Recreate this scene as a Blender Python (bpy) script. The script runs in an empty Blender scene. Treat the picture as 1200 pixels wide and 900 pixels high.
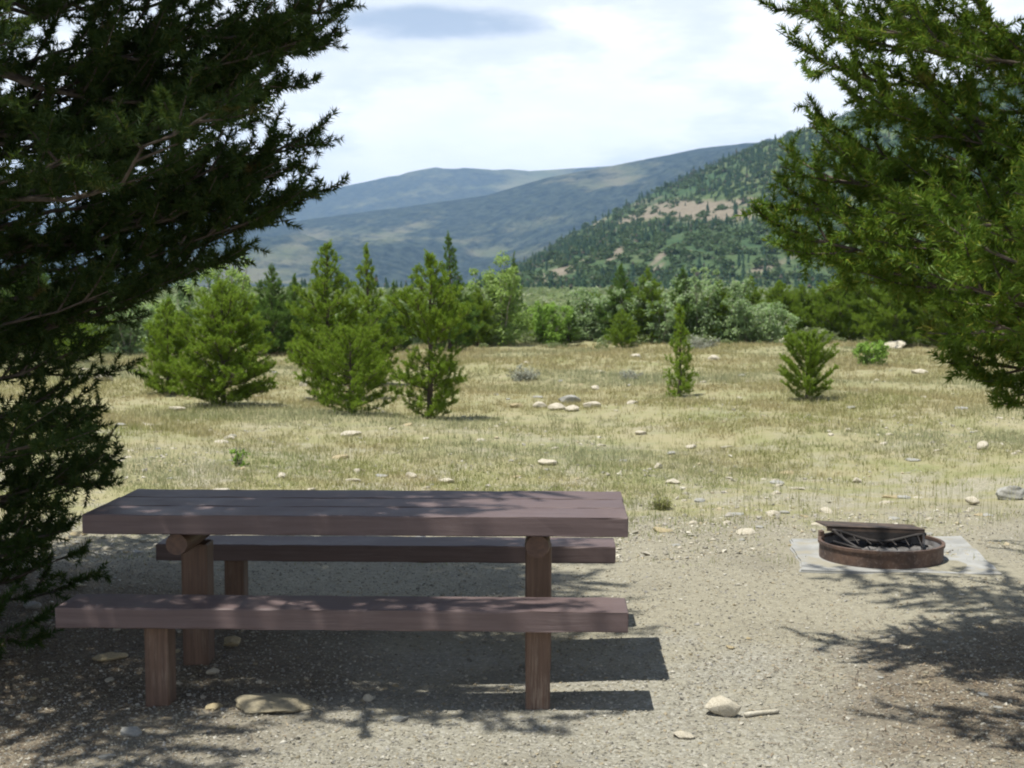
import bpy, math, random
import numpy as np
from mathutils import Vector

# ------------------------------------------------------------------ camera, sky, sun, exposure
SC = bpy.context.scene
COL = SC.collection
F_PX, CAM_H, HORIZON = 1650.0, 1.815, 335.0
TH = math.atan((450 - HORIZON) / F_PX)

cam_d = bpy.data.cameras.new("camera")
cam = bpy.data.objects.new("camera", cam_d)
COL.objects.link(cam)
cam.location = (0, 0, CAM_H)
cam.rotation_euler = (math.pi / 2 - TH, 0, 0)
cam_d.sensor_width = 36.0
cam_d.lens = 36.0 * F_PX / 1200.0
cam_d.clip_start, cam_d.clip_end = 0.1, 30000
cam_d.dof.use_dof = True
cam_d.dof.focus_distance = 7.5
cam_d.dof.aperture_fstop = 5.6
SC.camera = cam

SUN = Vector((-0.27, -0.17, 1.0)).normalized()
sd = bpy.data.lights.new("sun", "SUN")
sd.energy, sd.angle, sd.color = 4.8, math.radians(0.53), (1.0, 0.965, 0.88)
so = bpy.data.objects.new("sun", sd)
COL.objects.link(so)
so.rotation_euler = SUN.to_track_quat('Z', 'Y').to_euler()
so.location = SUN * 60

SC.view_settings.view_transform = 'Standard'
SC.view_settings.look = 'None'
SC.view_settings.exposure = 0.58
SC.view_settings.gamma = 1.0
SC.view_settings.use_curve_mapping = False
SC.cycles.use_denoising = True
SC.cycles.filter_width = 2.0
SC.cycles.max_bounces = 8
SC.cycles.transparent_max_bounces = 8
SC.cycles.volume_bounces = 1

world = bpy.data.worlds.new("World")
SC.world = world
world.use_nodes = True


class NT:
    """tiny helper around a node tree"""
    def __init__(s, tree):
        s.t = tree
        tree.nodes.clear()

    def n(s, typ, **kw):
        nd = s.t.nodes.new(typ)
        for k, v in kw.items():
            if k.startswith('i_'):
                key = k[2:]
                key = int(key) if key.isdigit() else key.replace('_', ' ')
                s.set(nd.inputs[key], v)
            else:
                setattr(nd, k, v)
        return nd

    def set(s, sock, v):
        if isinstance(v, bpy.types.NodeSocket):
            s.t.links.new(v, sock)
        elif isinstance(v, bpy.types.Node):
            s.t.links.new(v.outputs[0], sock)
        else:
            if sock.type == 'RGBA' and len(v) == 3:
                v = (*v, 1)
            sock.default_value = v

    def math(s, op, a, b=0.0, c=None, clamp=False):
        nd = s.t.nodes.new('ShaderNodeMath')
        nd.operation = op
        nd.use_clamp = clamp
        s.set(nd.inputs[0], a)
        s.set(nd.inputs[1], b)
        if c is not None:
            s.set(nd.inputs[2], c)
        return nd.outputs[0]

    def mix(s, f, a, b, blend='MIX'):
        nd = s.t.nodes.new('ShaderNodeMix')
        nd.data_type = 'RGBA'
        nd.blend_type = blend
        s.set(nd.inputs[0], f)
        s.set(nd.inputs[6], a)
        s.set(nd.inputs[7], b)
        return nd.outputs[2]

    def ramp(s, f, lo, hi, a=0.0, b=1.0):
        nd = s.t.nodes.new('ShaderNodeMapRange')
        nd.interpolation_type = 'SMOOTHSTEP'
        s.set(nd.inputs[0], f)
        for i, v in zip((1, 2, 3, 4), (lo, hi, a, b)):
            nd.inputs[i].default_value = v
        return nd.outputs[0]

    def noise(s, vec, scale, detail=4, rough=0.55, w=0.0):
        nd = s.t.nodes.new('ShaderNodeTexNoise')
        nd.noise_dimensions = '4D'
        s.set(nd.inputs['Vector'], vec)
        nd.inputs['W'].default_value = w
        nd.inputs['Scale'].default_value = scale
        nd.inputs['Detail'].default_value = detail
        nd.inputs['Roughness'].default_value = rough
        return nd.outputs[0]


w = NT(world.node_tree)
sky = w.n('ShaderNodeTexSky', sky_type='NISHITA', sun_disc=False,
          sun_elevation=math.asin(SUN.z), sun_rotation=math.atan2(SUN.x, SUN.y) % (2 * math.pi),
          altitude=2900, air_density=1.0, dust_density=0.6, ozone_density=1.0)
tc = w.n('ShaderNodeTexCoord')
sep = w.n('ShaderNodeSeparateXYZ', i_0=tc.outputs['Generated'])
DX, DY, DZ = sep.outputs[0], sep.outputs[1], sep.outputs[2]
# thin cloud deck: thick low over the valley, breaking up overhead
mp = w.n('ShaderNodeMapping', i_Scale=(1.0, 1.0, 3.2))
w.set(mp.inputs['Vector'], tc.outputs['Generated'])
n1 = w.noise(mp.outputs[0], 5.0, 7, 0.58, 1.3)
n2 = w.noise(mp.outputs[0], 14.0, 6, 0.6, 4.1)
low = w.ramp(DZ, 0.17, 0.42, 1.0, 0.0)
cov = w.math('ADD', w.math('MULTIPLY', low, 0.72), w.ramp(n1, 0.44, 0.76), clamp=True)
# an opening of bluer sky in the cloud deck, with a grey-bottomed cumulus in it
ax = w.math('DIVIDE', w.math('ADD', DX, 0.055), 0.085)
az = w.math('DIVIDE', w.math('SUBTRACT', DZ, 0.180), 0.012)
rad = w.math('ADD', w.math('MULTIPLY', ax, ax), w.math('MULTIPLY', az, az))
rad = w.math('ADD', rad, w.math('MULTIPLY', w.math('SUBTRACT', n2, 0.5), 2.4))
hole = w.math('MULTIPLY', w.ramp(rad, 0.1, 1.4, 0.42, 0.0), w.ramp(DY, 0.5, 0.8))
cov = w.math('SUBTRACT', cov, hole, clamp=True)
cloud = w.mix(w.ramp(n2, 0.3, 0.75), (10.2, 10.5, 10.7), (11.4, 11.5, 11.6))
skyc = w.mix(cov, sky.outputs[0], cloud)
bg = w.n('ShaderNodeBackground', i_0=skyc, i_1=0.08)
w.t.links.new(bg.outputs[0], w.n('ShaderNodeOutputWorld').inputs[0])

# ------------------------------------------------------------------ geometry helpers
CT, ST = math.cos(TH), math.sin(TH)


def proj(p):
    p = np.asarray(p, float)
    x, y, z = p[..., 0], p[..., 1], p[..., 2] - CAM_H
    d = y * CT - z * ST
    u = y * ST + z * CT
    return 600 + F_PX * x / d, 450 - F_PX * u / d


def ray(px, py):
    a, b = (px - 600) / F_PX, (450 - py) / F_PX
    return np.array([a, CT + b * ST, -ST + b * CT])


def W(px, py, z=0.0):
    r = ray(px, py)
    t = (z - CAM_H) / r[2]
    return np.array([r[0] * t, r[1] * t, z])


def WY(px, py, Y):
    r = ray(px, py)
    t = Y / r[1]
    return np.array([r[0] * t, Y, CAM_H + r[2] * t])


def sstep(v, a, b):
    t = np.clip((v - a) / (b - a), 0, 1)
    return t * t * (3 - 2 * t)


def gz(x, y):
    """height of the ground sheet"""
    m = sstep(y, 9.5, 14.0) * (1 - sstep(y, 60, 120))
    h = m * (0.06 * np.sin(0.55 * x + 1.0 + 0.2 * y) + 0.05 * np.sin(0.43 * y - 0.3 * x) + 0.035 * np.sin(1.3 * x + 0.9 * y))
    n = (1 - sstep(y, 9, 16)) * 0.009
    h = h + n * (np.sin(2.1 * x + 1.7 * y) + np.sin(-1.3 * x + 3.1 * y + 2) + np.sin(3.9 * x - 1.1 * y))
    # low bank under the pine at the edge of the site
    h = h + 0.07 * np.exp(-(((x + 2.9) / 1.0) ** 2 + ((y - 8.3) / 0.8) ** 2))
    return h


def G(px, py):
    """point on the ground sheet seen at a pixel of the photograph"""
    z = 0.0
    for _ in range(4):
        p = W(px, py, z)
        z = float(gz(p[0], p[1]))
    return np.array([p[0], p[1], z])


def mesh_np(name, V, T, mat=None, parent=None, smooth=False, attr=None):
    V = np.ascontiguousarray(V, np.float32)
    T = np.ascontiguousarray(T, np.int32)
    k = T.shape[1]
    me = bpy.data.meshes.new(name)
    me.vertices.add(len(V))
    me.vertices.foreach_set('co', V.ravel())
    me.loops.add(T.size)
    me.loops.foreach_set('vertex_index', T.ravel())
    me.polygons.add(len(T))
    me.polygons.foreach_set('loop_start', np.arange(0, T.size, k, dtype=np.int32))
    me.polygons.foreach_set('use_smooth', np.full(len(T), bool(smooth)))
    if attr is not None:
        for an, av in attr.items():
            a = me.attributes.new(an, 'FLOAT', 'POINT')
            a.data.foreach_set('value', np.ascontiguousarray(av, np.float32))
    me.update(calc_edges=True)
    me.validate()
    return link(name, me, mat, parent)


def link(name, me, mat=None, parent=None):
    o = bpy.data.objects.new(name, me)
    COL.objects.link(o)
    if mat is not None:
        me.materials.append(mat)
    if parent is not None:
        o.parent = parent
    return o


def tag(o, label=None, cat=None, group=None, kind=None):
    if label: o['label'] = label
    if cat: o['category'] = cat
    if group: o['group'] = group
    if kind: o['kind'] = kind
    return o


def empty(name, loc, rz=0.0):
    o = bpy.data.objects.new(name, None)
    COL.objects.link(o)
    o.location = [float(v) for v in loc]
    o.rotation_euler = (0, 0, rz)
    o.empty_display_size = 0.2
    return o


class Tubes:
    """collects tapered tubes along polylines into one mesh"""
    def __init__(s):
        s.V, s.T, s.n = [], [], 0

    def add(s, pts, radii, sides=6, cap=True):
        pts = np.asarray(pts, float)
        k = len(pts)
        tan = np.gradient(pts, axis=0)
        tan /= np.linalg.norm(tan, axis=1)[:, None] + 1e-9
        ref = np.array([0, 0, 1.0]) if abs(tan[0][2]) < 0.8 else np.array([1.0, 0, 0])
        a = np.cross(tan, ref)
        a /= np.linalg.norm(a, axis=1)[:, None] + 1e-9
        b = np.cross(tan, a)
        ang = np.linspace(0, 2 * np.pi, sides, endpoint=False)
        r = np.asarray(radii, float)
        ring = pts[:, None, :] + r[:, None, None] * (np.cos(ang)[None, :, None] * a[:, None, :] + np.sin(ang)[None, :, None] * b[:, None, :])
        s.V.append(ring.reshape(-1, 3))
        i = np.arange(k - 1)[:, None] * sides
        j = np.arange(sides)[None, :]
        jn = (j + 1) % sides
        A, B, Cc, D = i + j, i + jn, i + sides + jn, i + sides + j
        t = np.concatenate([np.stack([A, B, Cc], -1).reshape(-1, 3), np.stack([A, Cc, D], -1).reshape(-1, 3)])
        s.T.append(t + s.n)
        if cap:
            f = np.array([[0, q, q + 1] for q in range(1, sides - 1)])
            s.T.append(f[:, ::-1] + s.n)
            s.T.append(f + s.n + (k - 1) * sides)
        s.n += k * sides

    def build(s, name, mat, parent=None, smooth=True):
        return mesh_np(name, np.concatenate(s.V), np.concatenate(s.T), mat, parent, smooth)


def box_np(cx, cy, cz, sx, sy, sz, bev=0.0, seg=1, nx=1):
    """bevelled box as verts/faces through bmesh"""
    import bmesh
    bm = bmesh.new()
    bmesh.ops.create_cube(bm, size=1.0)
    bmesh.ops.scale(bm, vec=(sx, sy, sz), verts=bm.verts)
    if nx > 1:
        ed = [e for e in bm.edges if abs(e.verts[0].co.x - e.verts[1].co.x) > 0.5 * sx]
        bmesh.ops.subdivide_edges(bm, edges=ed, cuts=nx - 1, use_grid_fill=True)
    if bev:
        ed = [e for e in bm.edges if e.calc_face_angle(0) > 0.5]
        bmesh.ops.bevel(bm, geom=ed, offset=bev, segments=seg, affect='EDGES', profile=0.6)
    bmesh.ops.translate(bm, vec=(cx, cy, cz), verts=bm.verts)
    return bm


def bm_obj(name, bms, mat, parent=None, smooth=False, jitter=0.0, rng=None):
    import bmesh
    me = bpy.data.meshes.new(name)
    out = bmesh.new()
    for b in bms:
        tmp = bpy.data.meshes.new('tmp')
        b.to_mesh(tmp)
        out.from_mesh(tmp)
        bpy.data.meshes.remove(tmp)
        b.free()
    if jitter and rng is not None:
        for v in out.verts:
            v.co += Vector(rng.normal(0, jitter, 3))
    for f in out.faces:
        f.smooth = smooth
    out.to_mesh(me)
    out.free()
    return link(name, me, mat, parent)


# ------------------------------------------------------------------ materials
def new_mat(name):
    m = bpy.data.materials.new(name)
    m.use_nodes = True
    return m, NT(m.node_tree)


def finish(nt, bsdf):
    nt.t.links.new(bsdf.outputs[0], nt.n('ShaderNodeOutputMaterial').inputs[0])


def principled(nt, col, rough=0.8, spec=0.3, normal=None, metal=0.0):
    p = nt.n('ShaderNodeBsdfPrincipled')
    nt.set(p.inputs['Base Color'], col)
    nt.set(p.inputs['Roughness'], rough)
    nt.set(p.inputs['Specular IOR Level'], spec)
    nt.set(p.inputs['Metallic'], metal)
    if normal is not None:
        nt.set(p.inputs['Normal'], normal)
    return p


def bump(nt, h, strength=0.5, dist=0.02):
    b = nt.n('ShaderNodeBump')
    nt.set(b.inputs['Height'], h)
    b.inputs['Strength'].default_value = strength
    b.inputs['Distance'].default_value = dist
    return b.outputs[0]


def leaf_mat(name, ca, cb, cc=None, trans=0.3, gloss=0.12, tip=0.12, nscale=1.6, brown=0.0):
    """foliage: colour varies from leaf to leaf and from clump to clump"""
    m, n = new_mat(name)
    g = n.n('ShaderNodeNewGeometry')
    tcn = n.n('ShaderNodeTexCoord')
    r = g.outputs['Random Per Island']
    c = n.mix(r, ca, cb)
    nz = n.noise(tcn.outputs['Object'], nscale, 3, 0.6)
    c = n.mix(n.ramp(nz, 0.35, 0.7, 0, 0.75), c, cb)
    if cc is not None:
        r2 = n.math('FRACT', n.math('MULTIPLY', r, 37.7))
        c = n.mix(n.math('MULTIPLY', n.math('GREATER_THAN', r2, 1 - tip), 0.85), c, cc)
    if brown:
        bz = n.noise(tcn.outputs['Object'], 4.5, 2, 0.5, 5)
        c = n.mix(n.ramp(bz, 0.66, 0.74, 0, brown), c, (0.15, 0.085, 0.03))
    d = n.n('ShaderNodeBsdfDiffuse', i_0=c)
    t = n.n('ShaderNodeBsdfTranslucent', i_0=n.mix(0.3, c, (0.20, 0.27, 0.03)))
    s = n.n('ShaderNodeMixShader', i_0=trans, i_1=d.outputs[0], i_2=t.outputs[0])
    gl = n.n('ShaderNodeBsdfGlossy', i_0=(0.35, 0.36, 0.35), i_Roughness=0.5)
    s2 = n.n('ShaderNodeMixShader', i_0=gloss * 0.35, i_1=s.outputs[0], i_2=gl.outputs[0])
    finish(n, s2)
    return m


def bark_mat(name, ca, cb, scale=14):
    m, n = new_mat(name)
    tcn = n.n('ShaderNodeTexCoord')
    mpn = n.n('ShaderNodeMapping', i_Scale=(1, 1, 0.35))
    n.set(mpn.inputs[0], tcn.outputs['Object'])
    z = n.noise(mpn.outputs[0], scale, 6, 0.65)
    finish(n, principled(n, n.mix(n.ramp(z, 0.3, 0.7), ca, cb), 0.95, 0.1, bump(n, z, 0.8, 0.02)))
    return m


M_needle_shade = leaf_mat('pine_needles_shaded', (0.020, 0.042, 0.011), (0.040, 0.072, 0.016), (0.085, 0.10, 0.020), 0.28, 0.10, 0.10, 1.3, 0.7)  # left pine: its self-shade is put into a darker needle colour
M_needle_sun = leaf_mat('pine_needles_sunlit', (0.060, 0.122, 0.014), (0.130, 0.212, 0.023), (0.24, 0.25, 0.035), 0.32, 0.10, 0.12, 1.3, 0.6)  # right pine: its sunlit look is put into a lighter needle colour
M_needle_mid = leaf_mat('pine_needles_young', (0.140, 0.240, 0.020), (0.220, 0.330, 0.034), (0.29, 0.32, 0.05), 0.48, 0.08, 0.10, 2.2)
M_needle_dark = leaf_mat('spruce_needles', (0.080, 0.160, 0.030), (0.125, 0.215, 0.042), None, 0.40, 0.08)
M_aspen = leaf_mat('aspen_leaves', (0.195, 0.310, 0.055), (0.275, 0.390, 0.095), (0.26, 0.33, 0.14), 0.5, 0.12, 0.15, 1.2)
M_willow = leaf_mat('willow_leaves', (0.200, 0.315, 0.115), (0.290, 0.400, 0.175), (0.34, 0.39, 0.27), 0.5, 0.12, 0.2, 1.2)
M_green_bush = leaf_mat('bush_leaves', (0.140, 0.265, 0.036), (0.210, 0.340, 0.055), None, 0.38, 0.1)
M_sage = leaf_mat('sagebrush_leaves', (0.20, 0.22, 0.17), (0.30, 0.31, 0.25), (0.16, 0.15, 0.12), 0.2, 0.05, 0.15)
M_bark = bark_mat('pine_bark', (0.055, 0.043, 0.033), (0.13, 0.108, 0.087))
M_bark_pale = bark_mat('pale_stem_bark', (0.22, 0.20, 0.16), (0.36, 0.34, 0.28))


def paint_mat(name, base, dark, worn, worn_amt, grain_axis=(0.6, 14, 14)):
    """brown stained planks and posts: grain, wear, checks"""
    m, n = new_mat(name)
    tcn = n.n('ShaderNodeTexCoord')
    mpn = n.n('ShaderNodeMapping', i_Scale=grain_axis)
    n.set(mpn.inputs[0], tcn.outputs['Object'])
    gr = n.noise(mpn.outputs[0], 3.0, 7, 0.62)
    big = n.noise(tcn.outputs['Object'], 2.2, 5, 0.6, 2.0)
    fine = n.noise(mpn.outputs[0], 9.0, 4, 0.7, 5.0)
    c = n.mix(n.ramp(gr, 0.32, 0.68), dark, base)
    wr = n.math('MULTIPLY', n.ramp(big, 0.48, 0.72), n.ramp(fine, 0.42, 0.66))
    c = n.mix(n.math('MULTIPLY', wr, worn_amt), c, worn)
    crack = n.ramp(fine, 0.27, 0.33, 1.0, 0.0)
    c = n.mix(n.math('MULTIPLY', crack, 0.8), c, (0.02, 0.014, 0.012))
    h = n.math('ADD', gr, n.math('MULTIPLY', fine, 0.6))
    finish(n, principled(n, c, n.ramp(big, 0.3, 0.7, 0.5, 0.68), 0.35, bump(n, h, 0.22, 0.005)))
    return m


M_plank = paint_mat('brown_painted_plank', (0.126, 0.090, 0.087), (0.098, 0.069, 0.067), (0.205, 0.165, 0.158), 0.7)
M_post = paint_mat('brown_stained_post', (0.150, 0.092, 0.063), (0.095, 0.057, 0.040), (0.30, 0.235, 0.18), 1.0, (14, 14, 0.7))
M_beam = paint_mat('brown_stained_beam', (0.135, 0.078, 0.052), (0.085, 0.050, 0.036), (0.22, 0.155, 0.11), 0.6, (14, 0.7, 14))


def stone_mat(name, ca, cb, cc):
    m, n = new_mat(name)
    tcn = n.n('ShaderNodeTexCoord')
    oi = n.n('ShaderNodeObjectInfo')
    add = n.n('ShaderNodeVectorMath', operation='ADD')
    n.set(add.inputs[0], tcn.outputs['Object'])
    n.set(add.inputs[1], oi.outputs['Location'])
    a = n.noise(add.outputs[0], 9, 6, 0.65)
    b = n.noise(add.outputs[0], 38, 5, 0.7)
    c = n.mix(n.ramp(a, 0.35, 0.68), ca, cb)
    c = n.mix(n.ramp(b, 0.56, 0.72, 0, 0.7), c, cc)
    finish(n, principled(n, c, 0.9, 0.2, bump(n, n.math('ADD', a, n.math('MULTIPLY', b, 0.5)), 0.6, 0.012)))
    return m


M_stone = stone_mat('pale_granite', (0.38, 0.34, 0.26), (0.54, 0.50, 0.41), (0.25, 0.22, 0.16))
M_stone_grey = stone_mat('grey_granite', (0.27, 0.265, 0.24), (0.37, 0.365, 0.335), (0.17, 0.165, 0.145))
M_stone_tan = stone_mat('tan_stone', (0.30, 0.245, 0.15), (0.42, 0.355, 0.22), (0.22, 0.20, 0.11))


def ground_mat():
    m, n = new_mat('ground_soil')
    g = n.n('ShaderNodeNewGeometry')
    P = g.outputs['Position']
    s = n.n('ShaderNodeSeparateXYZ', i_0=P)
    X, Y = s.outputs[0], s.outputs[1]
    big = n.noise(P, 0.55, 4, 0.55)
    med = n.noise(P, 2.3, 5, 0.6, 1)
    fin = n.noise(P, 26, 5, 0.7, 2)
    grit = n.noise(P, 95, 3, 0.8, 3)
    vor = n.n('ShaderNodeTexVoronoi', i_Vector=P, i_Scale=62.0)
    vd, vc = vor.outputs['Distance'], vor.outputs['Color']
    # gravel of the camp site: packed crushed stone, each chip its own grey or tan
    chip = n.n('ShaderNodeSeparateColor', i_0=vc)
    gcol = n.mix(chip.outputs[0], (0.208, 0.198, 0.162), (0.315, 0.302, 0.252))
    gcol = n.mix(n.ramp(chip.outputs[1], 0.72, 0.95, 0, 0.8), gcol, (0.40, 0.39, 0.345))
    gcol = n.mix(n.ramp(chip.outputs[2], 0.8, 0.95, 0, 0.4), gcol, (0.15, 0.14, 0.12))
    fines = n.mix(n.ramp(fin, 0.3, 0.7), (0.225, 0.206, 0.152), (0.325, 0.302, 0.228))
    worn = n.math('ADD', n.math('ADD', med, n.math('MULTIPLY', fin, 0.4)), n.ramp(n.math('ADD', Y, n.math('MULTIPLY', big, 1.6)), 6.9, 8.8, -0.12, 0.26))
    gcol = n.mix(n.ramp(worn, 0.5, 0.9, 0.1, 0.95), gcol, fines)
    damp = n.noise(P, 1.1, 5, 0.62, 14)
    gcol = n.mix(n.ramp(damp, 0.5, 0.72, 0, 0.45), gcol, (0.16, 0.145, 0.112))
    gcol = n.mix(n.ramp(grit, 0.3, 0.75, 0.0, 0.28), gcol, (0.14, 0.13, 0.105))
    # meadow soil with thatch
    mcol = n.mix(n.ramp(med, 0.35, 0.66), (0.285, 0.258, 0.150), (0.225, 0.225, 0.108))
    mcol = n.mix(n.ramp(fin, 0.45, 0.7, 0, 0.6), mcol, (0.36, 0.32, 0.20))
    mcol = n.mix(n.ramp(big, 0.52, 0.7, 0, 0.6), mcol, (0.18, 0.20, 0.08))
    stony = n.math('MULTIPLY', n.ramp(n.noise(P, 1.5, 5, 0.65, 21), 0.45, 0.62), n.ramp(Y, 10, 22, 0.9, 0.15))
    mcol = n.mix(stony, mcol, n.mix(chip.outputs[0], (0.20, 0.185, 0.14), (0.38, 0.355, 0.285)))
    far = n.ramp(Y, 48, 75)
    mcol = n.mix(far, mcol, n.mix(n.ramp(n.noise(P, 0.03, 5, 0.6, 8), 0.4, 0.62), (0.17, 0.19, 0.10), (0.27, 0.26, 0.15)))
    edge = n.math('ADD', Y, n.math('MULTIPLY', n.math('SUBTRACT', big, 0.5), 3.0))
    edge = n.math('ADD', edge, n.math('MULTIPLY', n.math('SUBTRACT', med, 0.5), 2.2))
    edge = n.math('ADD', edge, n.math('MULTIPLY', X, -0.12))
    mk = n.ramp(edge, 10.0, 11.6)
    col = n.mix(mk, gcol, mcol)
    # needle litter under the two big pines, its brown darkened to imitate partial shade
    def blob(cx, cy, rx, ry):
        a = n.math('DIVIDE', n.math('SUBTRACT', X, cx), rx)
        b = n.math('DIVIDE', n.math('SUBTRACT', Y, cy), ry)
        r = n.math('ADD', n.math('MULTIPLY', a, a), n.math('MULTIPLY', b, b))
        r = n.math('ADD', r, n.math('MULTIPLY', n.math('SUBTRACT', med, 0.5), 1.3))
        return n.ramp(r, 0.35, 1.25, 1.0, 0.0)
    lit = n.math('MAXIMUM', blob(-2.8, 6.6, 2.2, 2.3), blob(3.0, 5.9, 1.7, 1.7))
    lcol = n.mix(n.ramp(fin, 0.35, 0.65), (0.080, 0.062, 0.044), (0.165, 0.135, 0.096))
    lcol = n.mix(n.ramp(grit, 0.5, 0.7, 0, 0.7), lcol, (0.30, 0.25, 0.18))
    col = n.mix(n.math('MULTIPLY', lit, 0.88), col, lcol)
    hgt = n.math('SUBTRACT', n.math('MULTIPLY', fin, 0.8), n.math('MULTIPLY', vd, 0.9))
    hgt = n.math('ADD', hgt, n.math('MULTIPLY', grit, 0.35))
    finish(n, principled(n, col, 0.95, 0.15, bump(n, hgt, 0.7, 0.012)))
    return m


# ------------------------------------------------------------------ ground
def spaced(lo, hi, fine_lo, fine_hi, step, grow=1.28):
    a = list(np.arange(fine_lo, fine_hi + 1e-6, step))
    s, v = step, fine_hi
    while v < hi:
        s *= grow
        v = min(hi, v + s)
        a.append(v)
    s, v = step, fine_lo
    while v > lo:
        s *= grow
        v = max(lo, v - s)
        a.insert(0, v)
    return np.array(a)


xs = spaced(-9000, 9000, -24, 24, 0.2)
ys = spaced(-300, 8600, 3, 48, 0.2)
gx, gy = np.meshgrid(xs, ys)
gv = np.stack([gx, gy, gz(gx, gy)], -1).reshape(-1, 3)
nx_, ny_ = len(xs), len(ys)
ii = (np.arange(ny_ - 1)[:, None] * nx_ + np.arange(nx_ - 1)[None, :]).ravel()
ground = mesh_np('ground', gv, np.stack([ii, ii + 1, ii + nx_ + 1, ii + nx_], -1), ground_mat(), smooth=True)
tag(ground, kind='structure')

# ------------------------------------------------------------------ hills
rngN = np.random.default_rng(11)


def fbm2(x, y, seed, octv=6, base=1.0, gain=0.5):
    """smooth value noise built from random sinusoids per octave, ridge-like"""
    r = np.random.default_rng(seed)
    out = np.zeros_like(x)
    amp, fr = 1.0, base
    for _ in range(octv):
        acc = np.zeros_like(x)
        for k in range(5):
            a = r.uniform(0, 2 * np.pi)
            acc += np.sin(fr * (np.cos(a) * x + np.sin(a) * y) * r.uniform(0.7, 1.3) + r.uniform(0, 6.28))
        out += amp * acc / 2.4
        amp *= gain
        fr *= 2.03
    return out


def hill_surface(skyline, R0, R1, pxs, shape=1.15, rough=0.05, seed=1, gully=0.06, rows=150, back=0.35):
    """terrain: from the valley floor at range R0 up to a crest at range R1, then down the far side"""
    sx, sy = zip(*skyline)
    py = np.interp(pxs, sx, sy)
    el = (HORIZON - py) / F_PX
    v = np.concatenate([np.linspace(0, 1, rows), 1 + np.linspace(0.03, 1, 24) ** 1.2])
    A, Vv = np.meshgrid((pxs - 600) / F_PX, v)
    E = np.meshgrid(el, v)[0]
    R = np.where(Vv <= 1, R0 + (R1 - R0) * Vv, R1 + (R1 * back) * (Vv - 1))
    x, y = A * R, R
    crest = CAM_H + E * R1
    prof = np.where(Vv <= 1, Vv ** shape, np.clip(1 - (Vv - 1), 0, 1) ** 1.1)
    z = crest * prof
    L = (R1 - R0)
    nn = fbm2(x / L, y / L, seed, 7, 5.0, 0.52)
    win = np.where(Vv <= 1, 1.35 * np.sin(np.pi * np.clip(Vv, 0, 1)) ** 0.8 * (1 - np.clip(Vv, 0, 1)) ** 0.6 + 0.03 * Vv, 0.03)
    z = z + crest.clip(1) * gully * nn * win
    z += rough * L * 0.05 * fbm2(x / L, y / L, seed + 5, 5, 40.0, 0.6) * np.where(Vv <= 1, Vv * (1.03 - Vv), 0.03)
    z = np.where(Vv <= 0.0001, -3.0, z)
    V = np.stack([x, y, z], -1)
    nr, nc = x.shape
    i2 = (np.arange(nr - 1)[:, None] * nc + np.arange(nc - 1)[None, :]).ravel()
    return V, np.stack([i2, i2 + 1, i2 + nc + 1, i2 + nc], -1)


def hill_mat(name, forest, forest2, clear, clear2, scale, thr, tree_scale, rock=None):
    m, n = new_mat(name)
    g = n.n('ShaderNodeNewGeometry')
    P = g.outputs['Position']
    mpn = n.n('ShaderNodeMapping', i_Scale=(1, 0.6, 1.6))
    n.set(mpn.inputs[0], P)
    a = n.noise(mpn.outputs[0], scale, 8, 0.6, 2.2)
    b = n.noise(P, tree_scale, 4, 0.7, 1.0)
    c = n.noise(mpn.outputs[0], scale * 3.1, 6, 0.6, 7.0)
    fo = n.mix(n.ramp(b, 0.35, 0.65), forest, forest2)
    cl = n.mix(n.ramp(c, 0.35, 0.65), clear, clear2)
    at = n.n('ShaderNodeAttribute', attribute_name='clearing')
    mk = n.math('ADD', a, n.math('MULTIPLY', n.math('SUBTRACT', b, 0.5), 0.18))
    mk = n.math('ADD', mk, at.outputs['Fac'])
    col = n.mix(n.ramp(mk, thr - 0.07, thr + 0.07), fo, cl)
    if rock is not None:
        ar = n.n('ShaderNodeAttribute', attribute_name='rock')
        rk = n.math('ADD', ar.outputs['Fac'], n.math('MULTIPLY', n.math('SUBTRACT', c, 0.5), 1.7))
        rc = n.mix(n.ramp(b, 0.3, 0.7), rock[0], rock[1])
        col = n.mix(n.ramp(rk, 0.32, 0.8, 0, 0.95), col, rc)
    finish(n, principled(n, col, 1.0, 0.0, bump(n, b, 1.0, 0.5 / tree_scale)))
    return m


def spots(V, lst):
    """soft patches on a hillside around points given in picture coordinates of the survey photograph"""
    px, py = proj(V)
    out = np.zeros(len(V))
    for (cx, cy, rx, ry, sl, amp) in lst:
        dx, dy = px - cx, py - cy
        dy = dy - sl * dx
        out = np.maximum(out, amp * np.exp(-((dx / rx) ** 2 + (dy / ry) ** 2)))
    return out


pf = np.arange(-500, 1701, 4.0)
V, Fq = hill_surface([(-500, 250), (0, 240), (200, 243), (310, 233), (370, 226), (420, 216), (440, 212), (455, 208.5), (468, 207), (480, 203), (490, 201), (500, 199), (512, 197.5), (520, 199), (535, 199.5), (545, 198), (560, 199), (580, 200.5), (596, 199.5),
                      (620, 202), (680, 198), (760, 194), (900, 185), (1700, 170)], 3900, 5600, pf, 1.0, 0.16, 3, 0.07)
Vf = V.reshape(-1, 3)
far_m = mesh_np('mountain_far', Vf, Fq, hill_mat('far_mountain_cover', (0.018, 0.028, 0.030), (0.055, 0.065, 0.050),
                (0.10, 0.115, 0.065), (0.145, 0.14, 0.085), 0.0026, 0.56, 0.035), smooth=True,
                attr={'clearing': spots(Vf, [(570, 219, 70, 6, -0.02, 0.12), (480, 228, 60, 6, -0.1, 0.08), (400, 240, 60, 5, -0.1, 0.06)])})
tag(far_m, kind='structure')

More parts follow.
